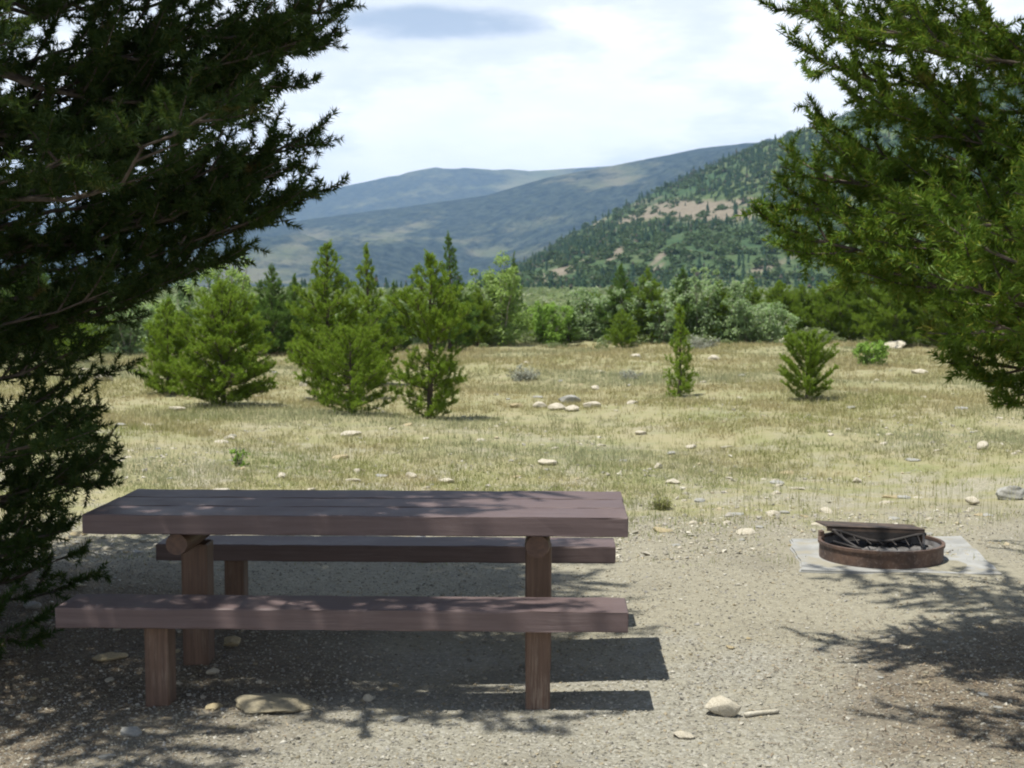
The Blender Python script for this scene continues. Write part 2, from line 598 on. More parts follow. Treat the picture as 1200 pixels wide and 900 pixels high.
V, Fq = hill_surface([(-500, 320), (0, 300), (200, 282), (300, 266), (400, 252), (480, 242), (570, 229), (640, 210), (700, 199), (760, 187.5),
                      (820, 176), (870, 171), (950, 170), (1200, 165), (1700, 160)], 1700, 3300, pf, 1.05, 0.22, 21, 0.24)
Vm = V.reshape(-1, 3)
mid_m = mesh_np('mountain_ridge', Vm, Fq, hill_mat('ridge_cover', (0.009, 0.016, 0.021), (0.046, 0.060, 0.050),
                (0.092, 0.104, 0.062), (0.138, 0.130, 0.090), 0.0036, 0.618, 0.05), smooth=True,
                attr={'clearing': spots(Vm, [(455, 280, 44, 12, -0.45, 0.13), (350, 286, 34, 12, -0.3, 0.12), (640, 258, 60, 9, -0.3, 0.10),
                                             (570, 296, 28, 5, -0.1, 0.16), (450, 318, 80, 4, 0, 0.06), (720, 215, 40, 5, -0.3, 0.08)])})
tag(mid_m, kind='structure')

ph = np.arange(520, 1901, 3.0)
V, Fq = hill_surface([(520, 341), (570, 336), (600, 322), (630, 302), (660, 284), (700, 259), (760, 229), (820, 202), (860, 184), (900, 168), (950, 150),
                      (1000, 134), (1100, 106), (1200, 84), (1400, 46), (1900, 6)], 430, 980, ph, 0.95, 0.10, 33, 0.05, rows=220)
Vh = V.reshape(-1, 3)
ROCKS = [(815, 247, 72, 15, 0.06, 1.15), (750, 254, 30, 8, -0.25, 0.95), (880, 238, 30, 8, 0.0, 0.8), (655, 318, 40, 9, -0.35, 0.85), (728, 292, 26, 6, -0.9, 0.95),
         (775, 300, 20, 6, -0.8, 0.85), (900, 312, 30, 8, -0.3, 0.85), (700, 262, 16, 4, -0.6, 0.6), (765, 318, 18, 5, -0.7, 0.8), (930, 300, 26, 6, -0.3, 0.6)]
rock_at = spots(Vh, ROCKS)
hill = mesh_np('hill', Vh, Fq, hill_mat('hill_cover', (0.040, 0.072, 0.040), (0.065, 0.105, 0.050),
               (0.075, 0.112, 0.050), (0.118, 0.138, 0.070), 0.010, 0.50, 0.22, ((0.165, 0.140, 0.108), (0.235, 0.203, 0.160))), smooth=True,
               attr={'rock': rock_at, 'clearing': np.zeros(len(Vh))})
tag(hill, kind='structure')


def conifer_template(r, tiers=5, sides=7):
    vs, fs = [], []
    for t in range(tiers):
        z0 = 0.06 + 0.94 * t / tiers
        z1 = min(1.0, z0 + 0.94 / tiers * 1.7)
        R = 0.23 * (1 - t / tiers) ** 0.85 + 0.02
        b = len(vs)
        vs.append((r.normal(0, .01), r.normal(0, .01), z1))
        for k in range(sides):
            a = 2 * np.pi * k / sides + r.uniform(-.3, .3)
            q = R * r.uniform(0.6, 1.2)
            vs.append((q * np.cos(a), q * np.sin(a), z0 + r.uniform(-.02, .04)))
        for k in range(sides):
            fs.append((b, b + 1 + k, b + 1 + (k + 1) % sides))
    return np.array(vs), np.array(fs)


def shrub_template(r, nf=70, fs_=0.16):
    vs, fs = [], []
    for k in range(nf):
        d = r.normal(0, 1, 3)
        d /= np.linalg.norm(d)
        p = d * r.uniform(0.6, 1.0) * np.array([0.5, 0.5, 0.45]) + np.array([0, 0, 0.45])
        t = r.normal(0, fs_, (3, 3))
        b = len(vs)
        vs += list(p + t)
        fs.append((b, b + 1, b + 2))
    return np.array(vs), np.array(fs)


def scatter_mesh(name, temps, pts, hs, ws, mat, seed):
    r = np.random.default_rng(seed)
    VV, TT, nv = [], [], 0
    which = r.integers(0, len(temps), len(pts))
    ang = r.uniform(0, 6.28, len(pts))
    for ti, (tv, tf) in enumerate(temps):
        ix = np.where(which == ti)[0]
        if not len(ix):
            continue
        c, s_ = np.cos(ang[ix])[:, None], np.sin(ang[ix])[:, None]
        X = (tv[None, :, 0] * c - tv[None, :, 1] * s_) * ws[ix][:, None] + pts[ix, 0:1]
        Yy = (tv[None, :, 0] * s_ + tv[None, :, 1] * c) * ws[ix][:, None] + pts[ix, 1:2]
        Z = tv[None, :, 2] * hs[ix][:, None] + pts[ix, 2:3]
        VV.append(np.stack([X, Yy, Z], -1).reshape(-1, 3))
        TT.append((tf[None] + (np.arange(len(ix)) * len(tv))[:, None, None]).reshape(-1, 3) + nv)
        nv += len(ix) * len(tv)
    return mesh_np(name, np.concatenate(VV), np.concatenate(TT), mat)


rT = np.random.default_rng(5)
con_t = [conifer_template(rT) for _ in range(6)]
shr_t = [shrub_template(rT) for _ in range(5)]
# woods on the nearer hill: follow the slope, leave the screes and clearings open
front = (np.arange(len(Vh)) < 220 * len(ph))
cand = Vh[front]
rk = rock_at[front]
pick = rT.choice(len(cand), 21000)
pts = cand[pick] + rT.normal(0, 1, (len(pick), 3)) * np.array([2.0, 2.5, 0])
dens = 0.5 + 0.5 * np.tanh(2.2 * fbm2(pts[:, 0] / 100, pts[:, 1] / 70, 77, 4, 2.2, 0.6))
ppx, ppy = proj(pts)
upper = sstep(HORIZON - ppy, 40, 110)
pr = np.clip(dens * 0.72 + 0.42 * upper - 0.12, 0, 1) * np.clip(1 - 1.35 * rk[pick], 0.02, 1)
ok = (rT.uniform(size=len(pts)) < pr) & (pts[:, 2] > 1.0) & (ppx < 1330)
tp = pts[ok] - np.array([0, 0, 0.3])
hh = rT.uniform(2.2, 6.5, len(tp)) * rT.choice([0.7, 1.0], len(tp))
M_hillfor = leaf_mat('hill_conifers', (0.024, 0.050, 0.032), (0.046, 0.080, 0.046), (0.10, 0.085, 0.065), 0.1, 0.02, 0.10, 0.02)
hf = scatter_mesh('hillside_forest', con_t, tp, hh, hh * rT.uniform(0.75, 1.1, len(tp)), M_hillfor, 3)
tag(hf, 'dark conifer woods covering the slope of the right hill', 'forest', kind='stuff')
pk = rT.choice(len(cand), 5200)
sp_ = cand[pk] + rT.normal(0, 1, (len(pk), 3)) * np.array([2, 2, 0])
keep = (rT.uniform(size=len(sp_)) < np.clip(1 - 0.8 * rk[pk], 0.1, 1)) & (sp_[:, 2] > 0.5)
sp_ = sp_[keep] - np.array([0, 0, .3])
M_hillshr = leaf_mat('hill_aspens', (0.058, 0.100, 0.046), (0.090, 0.135, 0.064), (0.14, 0.15, 0.10), 0.2, 0.02, 0.15, 0.02)
sh_ = rT.uniform(1.5, 3.6, len(sp_))
hs_ = scatter_mesh('hillside_scrub', shr_t, sp_, sh_, sh_ * 1.5, M_hillshr, 4)
tag(hs_, 'light green aspen scrub between the woods on the right hill', 'scrub', kind='stuff')

# scrub on the valley floor beyond the tree line
shr_f = [shrub_template(rT, 150, 0.10) for _ in range(5)]
vy = np.concatenate([rT.uniform(52, 110, 900), rT.uniform(60, 420, 2600)])
vx = rT.uniform(-0.42, 0.42, len(vy)) * vy
vh = rT.uniform(0.5, 1.5, len(vy)) * np.interp(vy, [60, 420], [0.8, 1.4])
vs_ = scatter_mesh('valley_scrub', shr_f, np.stack([vx, vy, np.full(len(vy), -0.05)], -1), vh, vh * rT.uniform(1.4, 2.4, len(vy)),
                   leaf_mat('valley_willows', (0.17, 0.235, 0.10), (0.26, 0.31, 0.165), (0.30, 0.32, 0.22), 0.45, 0.03, 0.2, 0.05), 6)
tag(vs_, 'grey green willow scrub spread over the far valley floor', 'scrub', kind='stuff')
dy_ = rT.uniform(300, 425, 260)
dx_ = rT.uniform(-0.42, 0.30, len(dy_)) * dy_
dh_ = rT.uniform(2.0, 5.0, len(dy_))
dw = scatter_mesh('valley_woods', con_t, np.stack([dx_, dy_, np.full(len(dy_), -0.1)], -1), dh_, dh_ * 1.0, M_hillfor, 9)
tag(dw, 'dark line of far conifers at the foot of the hills', 'forest', kind='stuff')


# ------------------------------------------------------------------ foliage generators
def needles(P, D, L, rng, rate, nl, nw, spread=1.0):
    """P, D, L: shoots (base, direction, length). Needles stand all round each shoot like a bottle brush with a rounded end."""
    cnt = np.maximum(6, (L * rate).astype(int))
    P, D, L = np.repeat(P, cnt, 0), np.repeat(D, cnt, 0), np.repeat(L, cnt)
    n = len(P)
    t = rng.uniform(0.0, 1.0, n)
    b = P + D * (L * t)[:, None]
    R = rng.normal(size=(n, 3))
    R -= (R * D).sum(1)[:, None] * D
    R /= np.linalg.norm(R, axis=1)[:, None] + 1e-9
    tip = t > 0.85
    a = np.where(tip, rng.uniform(0.1, 1.2, n), rng.uniform(0.75, 1.3, n)) * spread
    d = D * np.cos(a)[:, None] + R * np.sin(a)[:, None]
    ln = nl * rng.uniform(0.75, 1.2, n) * np.where(tip, 0.85, 1.0)
    S = np.cross(d, rng.normal(size=(n, 3)))
    S /= np.linalg.norm(S, axis=1)[:, None] + 1e-9
    w_ = nw * rng.uniform(0.7, 1.3, n)
    V = np.stack([b + S * w_[:, None] * 0.5, b - S * w_[:, None] * 0.5, b + d * ln[:, None]], 1).reshape(-1, 3)
    return V, np.arange(len(V)).reshape(-1, 3)


def unit(v):
    v = np.asarray(v, float)
    return v / (np.linalg.norm(v) + 1e-9)


class Pine:
    def __init__(s, seed):
        s.r = np.random.default_rng(seed)
        s.tubes = Tubes()
        s.P, s.D, s.L = [], [], []
        s.pack = 0.55

    def shoot(s, p, d, l):
        s.P.append(p)
        s.D.append(unit(d))
        s.L.append(l)

    def trunk(s, H, r0, wob=0.03, sides=8):
        k = 12
        z = np.linspace(0, H, k)
        w_ = np.cumsum(s.r.normal(0, wob * H / k, (k, 2)), 0)
        w_ -= w_[0]
        pts = np.column_stack([w_, z])
        pts[0, 2] = -0.08
        rad = r0 * (1 - z / H) ** 0.85 + r0 * 0.06
        rad[0] *= 1.25
        s.tubes.add(pts, rad, sides)
        s.tpts = pts

    def axis(s, z):
        return np.array([np.interp(z, s.tpts[:, 2], s.tpts[:, 0]), np.interp(z, s.tpts[:, 2], s.tpts[:, 1]), z])

    def limb(s, a, b, rad, sag=0.08, sub=0.30, step=0.16, sl=0.16, dens=1.0, lift=0.35, bare=0.22, sub_len=0.42):
        """limb from a to b (sagging then turning up) with side twigs that carry the shoots"""
        r = s.r
        a, b = np.asarray(a, float), np.asarray(b, float)
        Lb = np.linalg.norm(b - a)
        if Lb < 0.05:
            return
        k = max(5, int(Lb / 0.18))
        t = np.linspace(0, 1, k)
        pts = a + (b - a) * t[:, None]
        pts[:, 2] -= sag * Lb * np.sin(np.pi * t ** 0.8)
        pts += r.normal(0, 0.013 * Lb, (k, 3)) * (t * (1 - t) * 4)[:, None]
        bend = r.normal(0, 0.05 * Lb, 3) * np.array([1, 1, 0.6])
        pts += bend * np.sin(2 * np.pi * t + r.uniform(0, 1))[:, None] * (t * (1 - t) * 3)[:, None]
        s.tubes.add(pts, 0.42 * rad * (1 - t) ** 0.8 + 0.003, 5, False)
        fwd = unit(b - a)
        side = unit(np.cross(fwd, [0, 0, 1]))
        n = max(2, int(Lb * (1 - bare) / step * dens))
        for q in range(n):
            tt = bare + (1 - bare) * (q + r.uniform(0, 1)) / n
            p = np.array([np.interp(tt, t, pts[:, c]) for c in range(3)])
            sgn = 1 if (q % 2) else -1
            ang = r.uniform(0.5, 1.1)
            d = unit(fwd * math.cos(ang) + side * sgn * math.sin(ang) + np.array([0, 0, r.uniform(-0.25, lift)]))
            l = sub * (sub_len + (1 - sub_len) * math.sin(math.pi * min(1, (1 - tt) * 1.1 + 0.12))) * r.uniform(0.6, 1.25) * min(1.4, Lb)
            s.twig(p, d, l, sl, lift)
        s.twig(pts[-2], unit(pts[-1] - pts[-2] + np.array([0, 0, 0.25])), sub * 0.6, sl, lift)

    def twig(s, p, d, l, sl, lift):
        r = s.r
        k = 4
        t = np.linspace(0, 1, k)
        pts = p + d * (t * l)[:, None]
        pts[:, 2] += 0.18 * l * t ** 2
        if l > 0.12:
            s.tubes.add(pts, 0.006 * (1 - t) + 0.0022, 3, False)
        # the twig itself is clothed in needles over its outer part, with a few short side shoots
        s.shoot(pts[1] * 0.6 + pts[0] * 0.4, pts[2] - pts[0], np.linalg.norm(pts[2] - pts[0]) * 0.9)
        s.shoot(pts[2], unit(pts[3] - pts[2]) + np.array([0, 0, lift * 0.5]), max(sl * 0.7, l * 0.38))
        m = int(round(l / (sl * s.pack) * r.uniform(0.7, 1.3)))
        for q in range(m):
            tt = 0.2 + 0.75 * (q + r.uniform(0, 1)) / m
            dd = unit(d * 0.5 + r.normal(0, 0.65, 3) + np.array([0, 0, lift * 0.8]))
            s.shoot(p + d * tt * l + np.array([0, 0, 0.18 * l * tt * tt]), dd, sl * r.uniform(0.6, 1.1))

    def build(s, name, loc, bark, leaf, per, nl, nw, spread=0.9, label=None, group=None, cat='tree'):
        root = empty(name, loc)
        tag(root, label, cat, group)
        s.tubes.build('trunk', bark, root)
        V, T = needles(np.array(s.P), np.array(s.D), np.array(s.L), s.r, per, nl, nw, spread)
        mesh_np('crown', V, T, leaf, root)
        return root


def young_pine(name, seed, base, H, R, label, leaf=None, z_lo=0.01, gaps=(), dens=1.25, prof=None, cone=0.75, rate=300, group=None, sl=None, nw=None, ang0=0.25, nbr=5, wh=None):
    p = Pine(seed)
    r = p.r
    p.trunk(H, 0.018 * H + 0.006, 0.03, 6)
    dz = wh or max(0.09, H * 0.048)
    z = z_lo * H + 0.02
    sl = sl or 0.085 * (H / 2.2) ** 0.5
    while z < H * 0.97:
        f = z / H
        if not any(a < f < b for a, b in gaps):
            prof_r = np.interp(f, *zip(*prof)) if prof else (0.55 + 0.45 * min(1, f / 0.22)) * (1 - f) ** cone
            nb = nbr + (1 if r.uniform() < 0.5 else 0)
            a0 = r.uniform(0, 6.28)
            for k in range(nb):
                a = a0 + 6.283 * k / nb + r.normal(0, 0.25)
                l = R * prof_r * r.uniform(0.62, 1.2)
                if l < 0.04:
                    continue
                st = p.axis(z + r.uniform(-.3, .3) * dz)
                up = ang0 + 0.75 * f ** 1.3 + r.normal(0, .1)
                e = st + l * np.array([math.cos(a), math.sin(a), 0]) + np.array([0, 0, l * up])
                p.limb(st, e, 0.009 * H / 2.2, 0.07, sub=min(0.30 * H / 2.2, 0.55 * l + 0.03), step=0.058 * (H / 2.2) ** .7, sl=sl * (1.1 - 0.4 * f), dens=dens, lift=0.55, bare=0.18)
        z += dz * r.uniform(0.75, 1.2)
    top = p.axis(H * 0.97)
    for k in range(6):
        p.shoot(p.axis(H * (0.90 + 0.016 * k)), np.array([r.normal(0, .35), r.normal(0, .35), 1]), sl * 1.3)
    return p.build(name, base, M_bark, leaf or M_needle_mid, rate / sl * 0.1, sl * 0.52, nw or sl * 0.105, 1.0, label, group)


def leafy(name, seed, base, H, R, leaf, label, stems=9, n=5200, ls=0.05, cat='bush', lo=0.05, open_=0.35, group=None, clumps=70, aspect=0.5, topw=0.7):
    """many-stemmed willow, aspen or broad bush: stems fanning from the base, leaf clumps along them"""
    r = np.random.default_rng(seed)
    root = empty(name, base)
    tag(root, label, cat, group)
    tb = Tubes()
    cl = []
    for k in range(stems):
        a = 6.283 * k / stems + r.normal(0, .3)
        sp = R * r.uniform(0.25, 0.95)
        h = H * math.sqrt(max(0.1, 1 - (sp / R) ** 2 * (1 - topw))) * r.uniform(0.80, 1.06)
        if k == 0:
            sp, h = R * 0.1, H
        t = np.linspace(0, 1, 7)
        pts = np.stack([np.cos(a) * (0.05 * R + sp * t ** 1.1), np.sin(a) * (0.05 * R + sp * t ** 1.1), -0.05 + (h + 0.02) * t ** 0.92], -1)
        pts[:, :2] += r.normal(0, 0.02 * R, (7, 2)) * t[:, None]
        tb.add(pts, 0.012 * H * (1 - t) + 0.004, 5, False)
        m = int(clumps / stems) + 1
        for q in range(m):
            tt = lo + (1 - lo) * (q + r.uniform(0, 1)) / m
            c = np.array([np.interp(tt, t, pts[:, i]) for i in range(3)])
            off = r.normal(0, 1, 3)
            off *= np.array([1, 1, 0.75]) * R * 0.24 * (1.15 - 0.6 * tt)
            e = c + off
            e[2] = max(e[2], 0.02 * H)
            if tt > 0.85:
                e[:2] = c[:2] + 0.4 * (e[:2] - c[:2])
            tb.add(np.stack([c, (c + e) / 2 + [0, 0, .02 * H], e]), [0.004, 0.003, 0.002], 3, False)
            cl.append((e, R * r.uniform(0.16, 0.30) * (1.1 - 0.4 * tt)))
    tb.build('trunk', M_bark_pale, root)
    C = np.array([c for c, _ in cl])
    S = np.array([s_ for _, s_ in cl])
    n = int(n * 1.15)
    ls = ls * 1.1
    ix = r.integers(0, len(C), n)
    d = r.normal(0, 1, (n, 3))
    d /= np.linalg.norm(d, axis=1)[:, None]
    P = C[ix] + d * (S[ix] * r.uniform(0.25, 1, n) ** 0.6)[:, None] * np.array([1, 1, 0.85])
    P[:, 2] = np.abs(P[:, 2])
    nn = np.array([0, 0, 0.75]) + 0.6 * d - np.array([0.1, 0.25, 0]) + r.normal(0, 0.45, (n, 3))
    nn /= np.linalg.norm(nn, axis=1)[:, None]
    u = np.cross(nn, r.normal(0, 1, (n, 3)))
    u /= np.linalg.norm(u, axis=1)[:, None]
    v = np.cross(nn, u)
    l = ls * r.uniform(0.6, 1.35, n)[:, None]
    q = np.stack([P, P + u * l * .5 + v * l * aspect * .5, P + u * l, P + u * l * .5 - v * l * aspect * .5], 1).reshape(-1, 3)
    mesh_np('crown', q, np.arange(len(q)).reshape(-1, 4), leaf, root)
    return root


# ------------------------------------------------------------------ the two big pines that frame the view
LEFT_EDGE = [(-400, 330), (-150, 380), (-50, 425), (0, 425), (25, 412), (45, 395), (75, 375), (95, 360), (120, 330), (150, 370), (175, 380), (215, 385), (240, 375), (262, 345),
             (285, 300), (320, 235), (350, 195), (390, 150), (420, 130), (450, 132), (490, 150), (530, 168), (550, 166), (580, 140), (610, 118), (660, 122), (690, 128), (720, 90), (900, 60)]
RIGHT_EDGE = [(-400, 560), (-200, 700), (-60, 895), (0, 915), (15, 920), (35, 960), (75, 950), (105, 985), (140, 975), (170, 945), (200, 925), (240, 900), (265, 880), (285, 910),
              (310, 985), (340, 1040), (390, 1080), (425, 1090), (440, 1130), (462, 1145), (484, 1180), (500, 1230), (900, 1320)]


def fit(a, b, edge, left):
    """shorten a limb so that its tip stays inside the crown's outline"""
    e0, e1 = zip(*edge)
    for _ in range(14):
        px, py = proj(b)
        lim = np.interp(py, e0, e1)
        if (px <= lim - 42) if left else (px >= lim + 42):
            break
        b = a + (b - a) * 0.9
    return b


def big_pine(name, seed, base, H, r0, RZ, tips, edge, left, leaf, label, spin, zlo, whorl=0.34, nbr=5, rate=560):
    p = Pine(seed)
    r = p.r
    base = np.asarray(base, float)
    p.trunk(H, r0, 0.02, 10)
    z = zlo
    while z < H * 0.96:
        R = np.interp(z, *zip(*RZ))
        a0 = r.uniform(0, 6.28)
        nb = nbr + int(r.integers(0, 2))
        for k in range(nb):
            a = a0 + 6.283 * k / nb + r.normal(0, .2)
            l = R * r.uniform(0.7, 1.12)
            st = p.axis(z + r.uniform(-.12, .12))
            up = np.interp(z / H, [0, 0.25, 0.6, 1], [-0.12, 0.05, 0.3, 0.9]) + r.normal(0, .08)
            e = st + l * np.array([math.cos(a), math.sin(a), 0]) + [0, 0, l * up]
            e[2] = max(e[2], 0.08)
            e = fit(st + base, e + base, edge, left) - base
            if np.linalg.norm(e - st) < 0.25:
                continue
            p.limb(st, e, 0.018 + 0.006 * l, 0.09, sub=0.36, step=0.115, sl=0.115, lift=0.45, bare=0.10)
        z += (whorl if z < 3.2 else whorl * 0.58) * r.uniform(0.75, 1.25)
    for (px, py, Y, z0) in tips:
        e = WY(px, py, Y) - base
        st = p.axis(z0)
        p.limb(st, e, 0.03, 0.10, sub=0.34, step=0.078, sl=0.115, lift=0.45, bare=0.18)
    return p.build(name, base, M_bark, leaf, rate, 0.040, 0.0072, 1.0, label)


bl = G(10, 640)
LBASE = np.array([-3.2, 6.95, 0.02])
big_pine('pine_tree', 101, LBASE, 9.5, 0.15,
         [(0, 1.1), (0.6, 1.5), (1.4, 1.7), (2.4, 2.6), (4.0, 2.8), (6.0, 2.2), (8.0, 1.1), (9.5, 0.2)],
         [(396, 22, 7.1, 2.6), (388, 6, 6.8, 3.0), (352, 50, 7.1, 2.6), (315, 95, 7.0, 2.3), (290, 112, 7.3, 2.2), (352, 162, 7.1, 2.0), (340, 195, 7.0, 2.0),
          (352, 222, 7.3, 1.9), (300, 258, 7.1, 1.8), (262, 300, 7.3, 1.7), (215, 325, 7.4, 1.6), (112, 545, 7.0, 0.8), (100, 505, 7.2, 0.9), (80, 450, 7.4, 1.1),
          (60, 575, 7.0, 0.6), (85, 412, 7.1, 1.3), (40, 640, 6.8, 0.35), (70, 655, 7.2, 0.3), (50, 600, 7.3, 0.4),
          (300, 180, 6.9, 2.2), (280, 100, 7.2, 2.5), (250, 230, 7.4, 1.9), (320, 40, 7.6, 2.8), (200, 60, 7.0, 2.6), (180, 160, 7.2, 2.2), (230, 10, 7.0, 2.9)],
         LEFT_EDGE, True, M_needle_shade, 'large dark pine with low sweeping branches beside the picnic table', 0, 0.25, 0.31, 6, 560)

RBASE = np.array([3.4, 5.8, 0.0])
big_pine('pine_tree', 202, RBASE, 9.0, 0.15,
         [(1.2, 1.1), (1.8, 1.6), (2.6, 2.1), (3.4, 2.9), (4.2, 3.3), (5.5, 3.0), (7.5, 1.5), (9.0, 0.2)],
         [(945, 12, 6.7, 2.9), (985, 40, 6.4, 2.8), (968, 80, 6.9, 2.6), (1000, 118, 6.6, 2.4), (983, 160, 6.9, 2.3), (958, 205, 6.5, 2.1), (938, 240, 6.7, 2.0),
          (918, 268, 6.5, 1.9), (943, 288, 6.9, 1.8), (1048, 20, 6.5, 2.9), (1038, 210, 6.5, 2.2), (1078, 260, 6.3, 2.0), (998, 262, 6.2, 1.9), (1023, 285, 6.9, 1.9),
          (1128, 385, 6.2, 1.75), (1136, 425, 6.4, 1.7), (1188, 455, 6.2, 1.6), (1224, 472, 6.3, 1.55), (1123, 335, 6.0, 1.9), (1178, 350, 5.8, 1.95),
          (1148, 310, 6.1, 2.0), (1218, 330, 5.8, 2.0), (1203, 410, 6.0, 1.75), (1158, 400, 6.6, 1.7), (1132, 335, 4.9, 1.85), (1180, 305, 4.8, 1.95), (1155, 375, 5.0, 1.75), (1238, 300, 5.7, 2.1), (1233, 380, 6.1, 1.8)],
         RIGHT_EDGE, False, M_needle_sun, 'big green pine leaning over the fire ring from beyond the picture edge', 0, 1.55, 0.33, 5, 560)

# ------------------------------------------------------------------ trees of the meadow and its far edge
def place_h(px, by, ty):
    b = G(px, by)
    top = WY(px, ty, b[1])
    return b, top[2] - b[2]


def pw(px_w, Y):
    return px_w * Y / F_PX


def tree_p(seed, px, by, ty, hw, label, **kw):
    b, H = place_h(px, by, ty)
    return young_pine('pine_tree', seed, b, H, pw(hw, b[1]), label, **kw)


def tree_l(seed, px, by, ty, hw, leaf, label, name='willow_bush', **kw):
    b, H = place_h(px, by, ty)
    return leafy(name, seed, b, H, pw(hw, b[1]), leaf, label, **kw)


bushy = [(0, 0.7), (0.15, 1.0), (0.4, 0.9), (0.7, 0.5), (0.9, 0.16), (1, 0.03)]
column = [(0, 0.8), (0.2, 1.0), (0.5, 0.62), (0.8, 0.24), (1, 0.02)]
tree_p(1, 262, 476, 332, 60, 'broad bushy young pine leftmost of the pines standing in the meadow', prof=bushy, dens=1.2)
tree_p(2, 197, 462, 352, 36, 'smaller bushy pine tucked against the left of the broad meadow pine', prof=bushy)
tree_p(3, 386, 470, 283, 50, 'tall pointed young pine with an open top in the middle of the meadow group', prof=[(0, .6), (.2, 1), (.5, .75), (.75, .38), (1, .03)], dens=1.2)
tree_p(4, 433, 452, 288, 36, 'slender dark pointed pine right behind the tall meadow pine', prof=column, leaf=M_needle_mid)
tree_p(5, 411, 486, 392, 54, 'low wide young pine in front of the two tall pointed pines', prof=[(0, .8), (.3, 1.0), (.6, .85), (.85, .45), (1, .1)], dens=1.15)
tree_p(6, 505, 491, 296, 44, 'young pine with a bare gap low on its visible trunk', prof=[(0, .55), (.08, .85), (.28, .9), (.34, .75), (.50, 1.0), (.7, .66), (.9, .2), (1, .03)], gaps=((0.345, 0.425),), dens=1.2)
tree_p(7, 528, 412, 273, 28, 'tall dark spruce rising behind the pine with the bare gap', prof=column, leaf=M_needle_dark, ang0=0.1)
tree_p(8, 320, 418, 310, 34, 'dark pine just right of the pale leafy tree behind the broad meadow pine', prof=column, leaf=M_needle_dark)
tree_p(9, 346, 412, 322, 22, 'small dark pointed pine squeezed left of the tall open topped pine', prof=column, leaf=M_needle_dark)
tree_p(10, 462, 408, 330, 20, 'small dark pine far behind the gap between the meadow pines', prof=column, leaf=M_needle_dark)
tree_p(11, 601, 398, 296, 14, 'thin dark conifer tip poking out above the round aspen', prof=column, leaf=M_needle_dark)
tree_p(12, 727, 402, 310, 26, 'dark pine above the grey willows at the far meadow edge', prof=column, leaf=M_needle_dark)
tree_p(13, 728, 408, 364, 20, 'short yellow green pine in front of the grey willows', prof=bushy)
tree_p(14, 758, 402, 314, 30, 'pointed green pine rising between two grey willows', prof=column)
tree_p(15, 800, 402, 312, 24, 'dark pine directly behind the slender little meadow pine', prof=column, leaf=M_needle_dark)
tree_p(16, 796, 465, 362, 17, 'slender little pine with sparse tufted branches alone in the meadow', prof=[(0, .95), (.3, 1.0), (.6, .6), (.8, .3), (1, .1)], dens=1.1, nbr=4, wh=0.13, sl=0.10)
tree_p(17, 880, 398, 324, 26, 'pine at the right end of the grey willow thicket', prof=column)
tree_p(18, 945, 468, 402, 31, 'small egg shaped pine bush standing in the open meadow', prof=[(0, .8), (.2, 1.05), (.5, 0.95), (.8, .75), (1, .3)], dens=1.7, wh=0.08, ang0=0.55)
tree_p(19, 938, 400, 334, 26, 'dull green pine behind the small egg shaped pine bush', prof=bushy, leaf=M_needle_mid)
tree_p(20, 990, 402, 322, 42, 'wide dense green pine at the far edge on the right', prof=bushy, dens=1.3)
tree_p(21, 1048, 406, 306, 44, 'bright green pine behind the hanging branch of the right pine', prof=bushy)
tree_p(22, 1112, 408, 298, 44, 'pine half hidden behind the hanging branch on the right', prof=bushy)
tree_p(23, 1180, 404, 300, 44, 'rightmost pine of the far meadow edge', prof=bushy)
tree_p(24, 92, 425, 372, 40, 'yellow green pine bush seen through the big left pine', prof=bushy)
tree_p(25, 30, 415, 310, 44, 'dark pine behind the big left pine near the picture edge', prof=bushy, leaf=M_needle_dark)
tree_p(26, 666, 404, 352, 14, 'short dark pine on the right flank of the low green bush', prof=column, leaf=M_needle_dark)
tree_p(27, 560, 406, 338, 22, 'pine filling the gap between the dark spruce and the aspen', prof=bushy)
tree_p(28, 908, 397, 338, 16, 'narrow dark pine among the far trees right of the willows', prof=column, leaf=M_needle_dark)

tree_p(31, 694, 403, 342, 24, 'bright green pine between the low bright bush and the far dark pine', prof=bushy)
tree_p(32, 842, 402, 330, 24, 'green pine standing between the two tall willows of the thicket', prof=bushy)
tree_p(33, 912, 400, 330, 28, 'bright bushy pine right of the willow thicket', prof=bushy)
tree_p(34, 640, 404, 356, 20, 'small bright pine beside the round aspen', prof=bushy)
tree_l(41, 268, 428, 299, 46, M_aspen, 'tall pale green leafy tree behind the broad meadow pine', name='aspen_tree', cat='tree', n=6500, stems=10, ls=0.075, clumps=90)
tree_l(42, 588, 404, 302, 42, M_aspen, 'round light green aspen at the far meadow edge', name='aspen_tree', cat='tree', n=7500, stems=11, ls=0.085, clumps=100)
tree_l(43, 642, 405, 350, 30, M_green_bush, 'low bright green bush right of the round aspen', name='leafy_bush', n=4200, ls=0.075)
tree_l(44, 692, 404, 338, 36, M_willow, 'grey green willow left of the dark pine', n=4200, ls=0.08)
tree_l(45, 745, 404, 328, 32, M_willow, 'pale willow around the foot of the pointed green pine', n=4000, ls=0.08)
tree_l(46, 818, 402, 310, 36, M_willow, 'tall silvery willow with feathery top', n=5200, ls=0.085, clumps=90)
tree_l(47, 856, 402, 326, 38, M_willow, 'broad grey willow right of the tall silvery willow', n=4800, ls=0.085)
tree_l(48, 776, 403, 345, 26, M_willow, 'low grey willow between the green pine and the silvery willow', n=3400, ls=0.08)
tree_l(49, 150, 414, 342, 44, M_willow, 'pale willow visible just right of the big left pine', n=4800, ls=0.085)
tree_l(50, 215, 410, 325, 30, M_willow, 'willow behind the smaller bushy pine', n=3600, ls=0.08)
tree_l(51, 480, 404, 352, 34, M_willow, 'dull willow in the gap left of the pine with bare trunk', n=3600, ls=0.08)
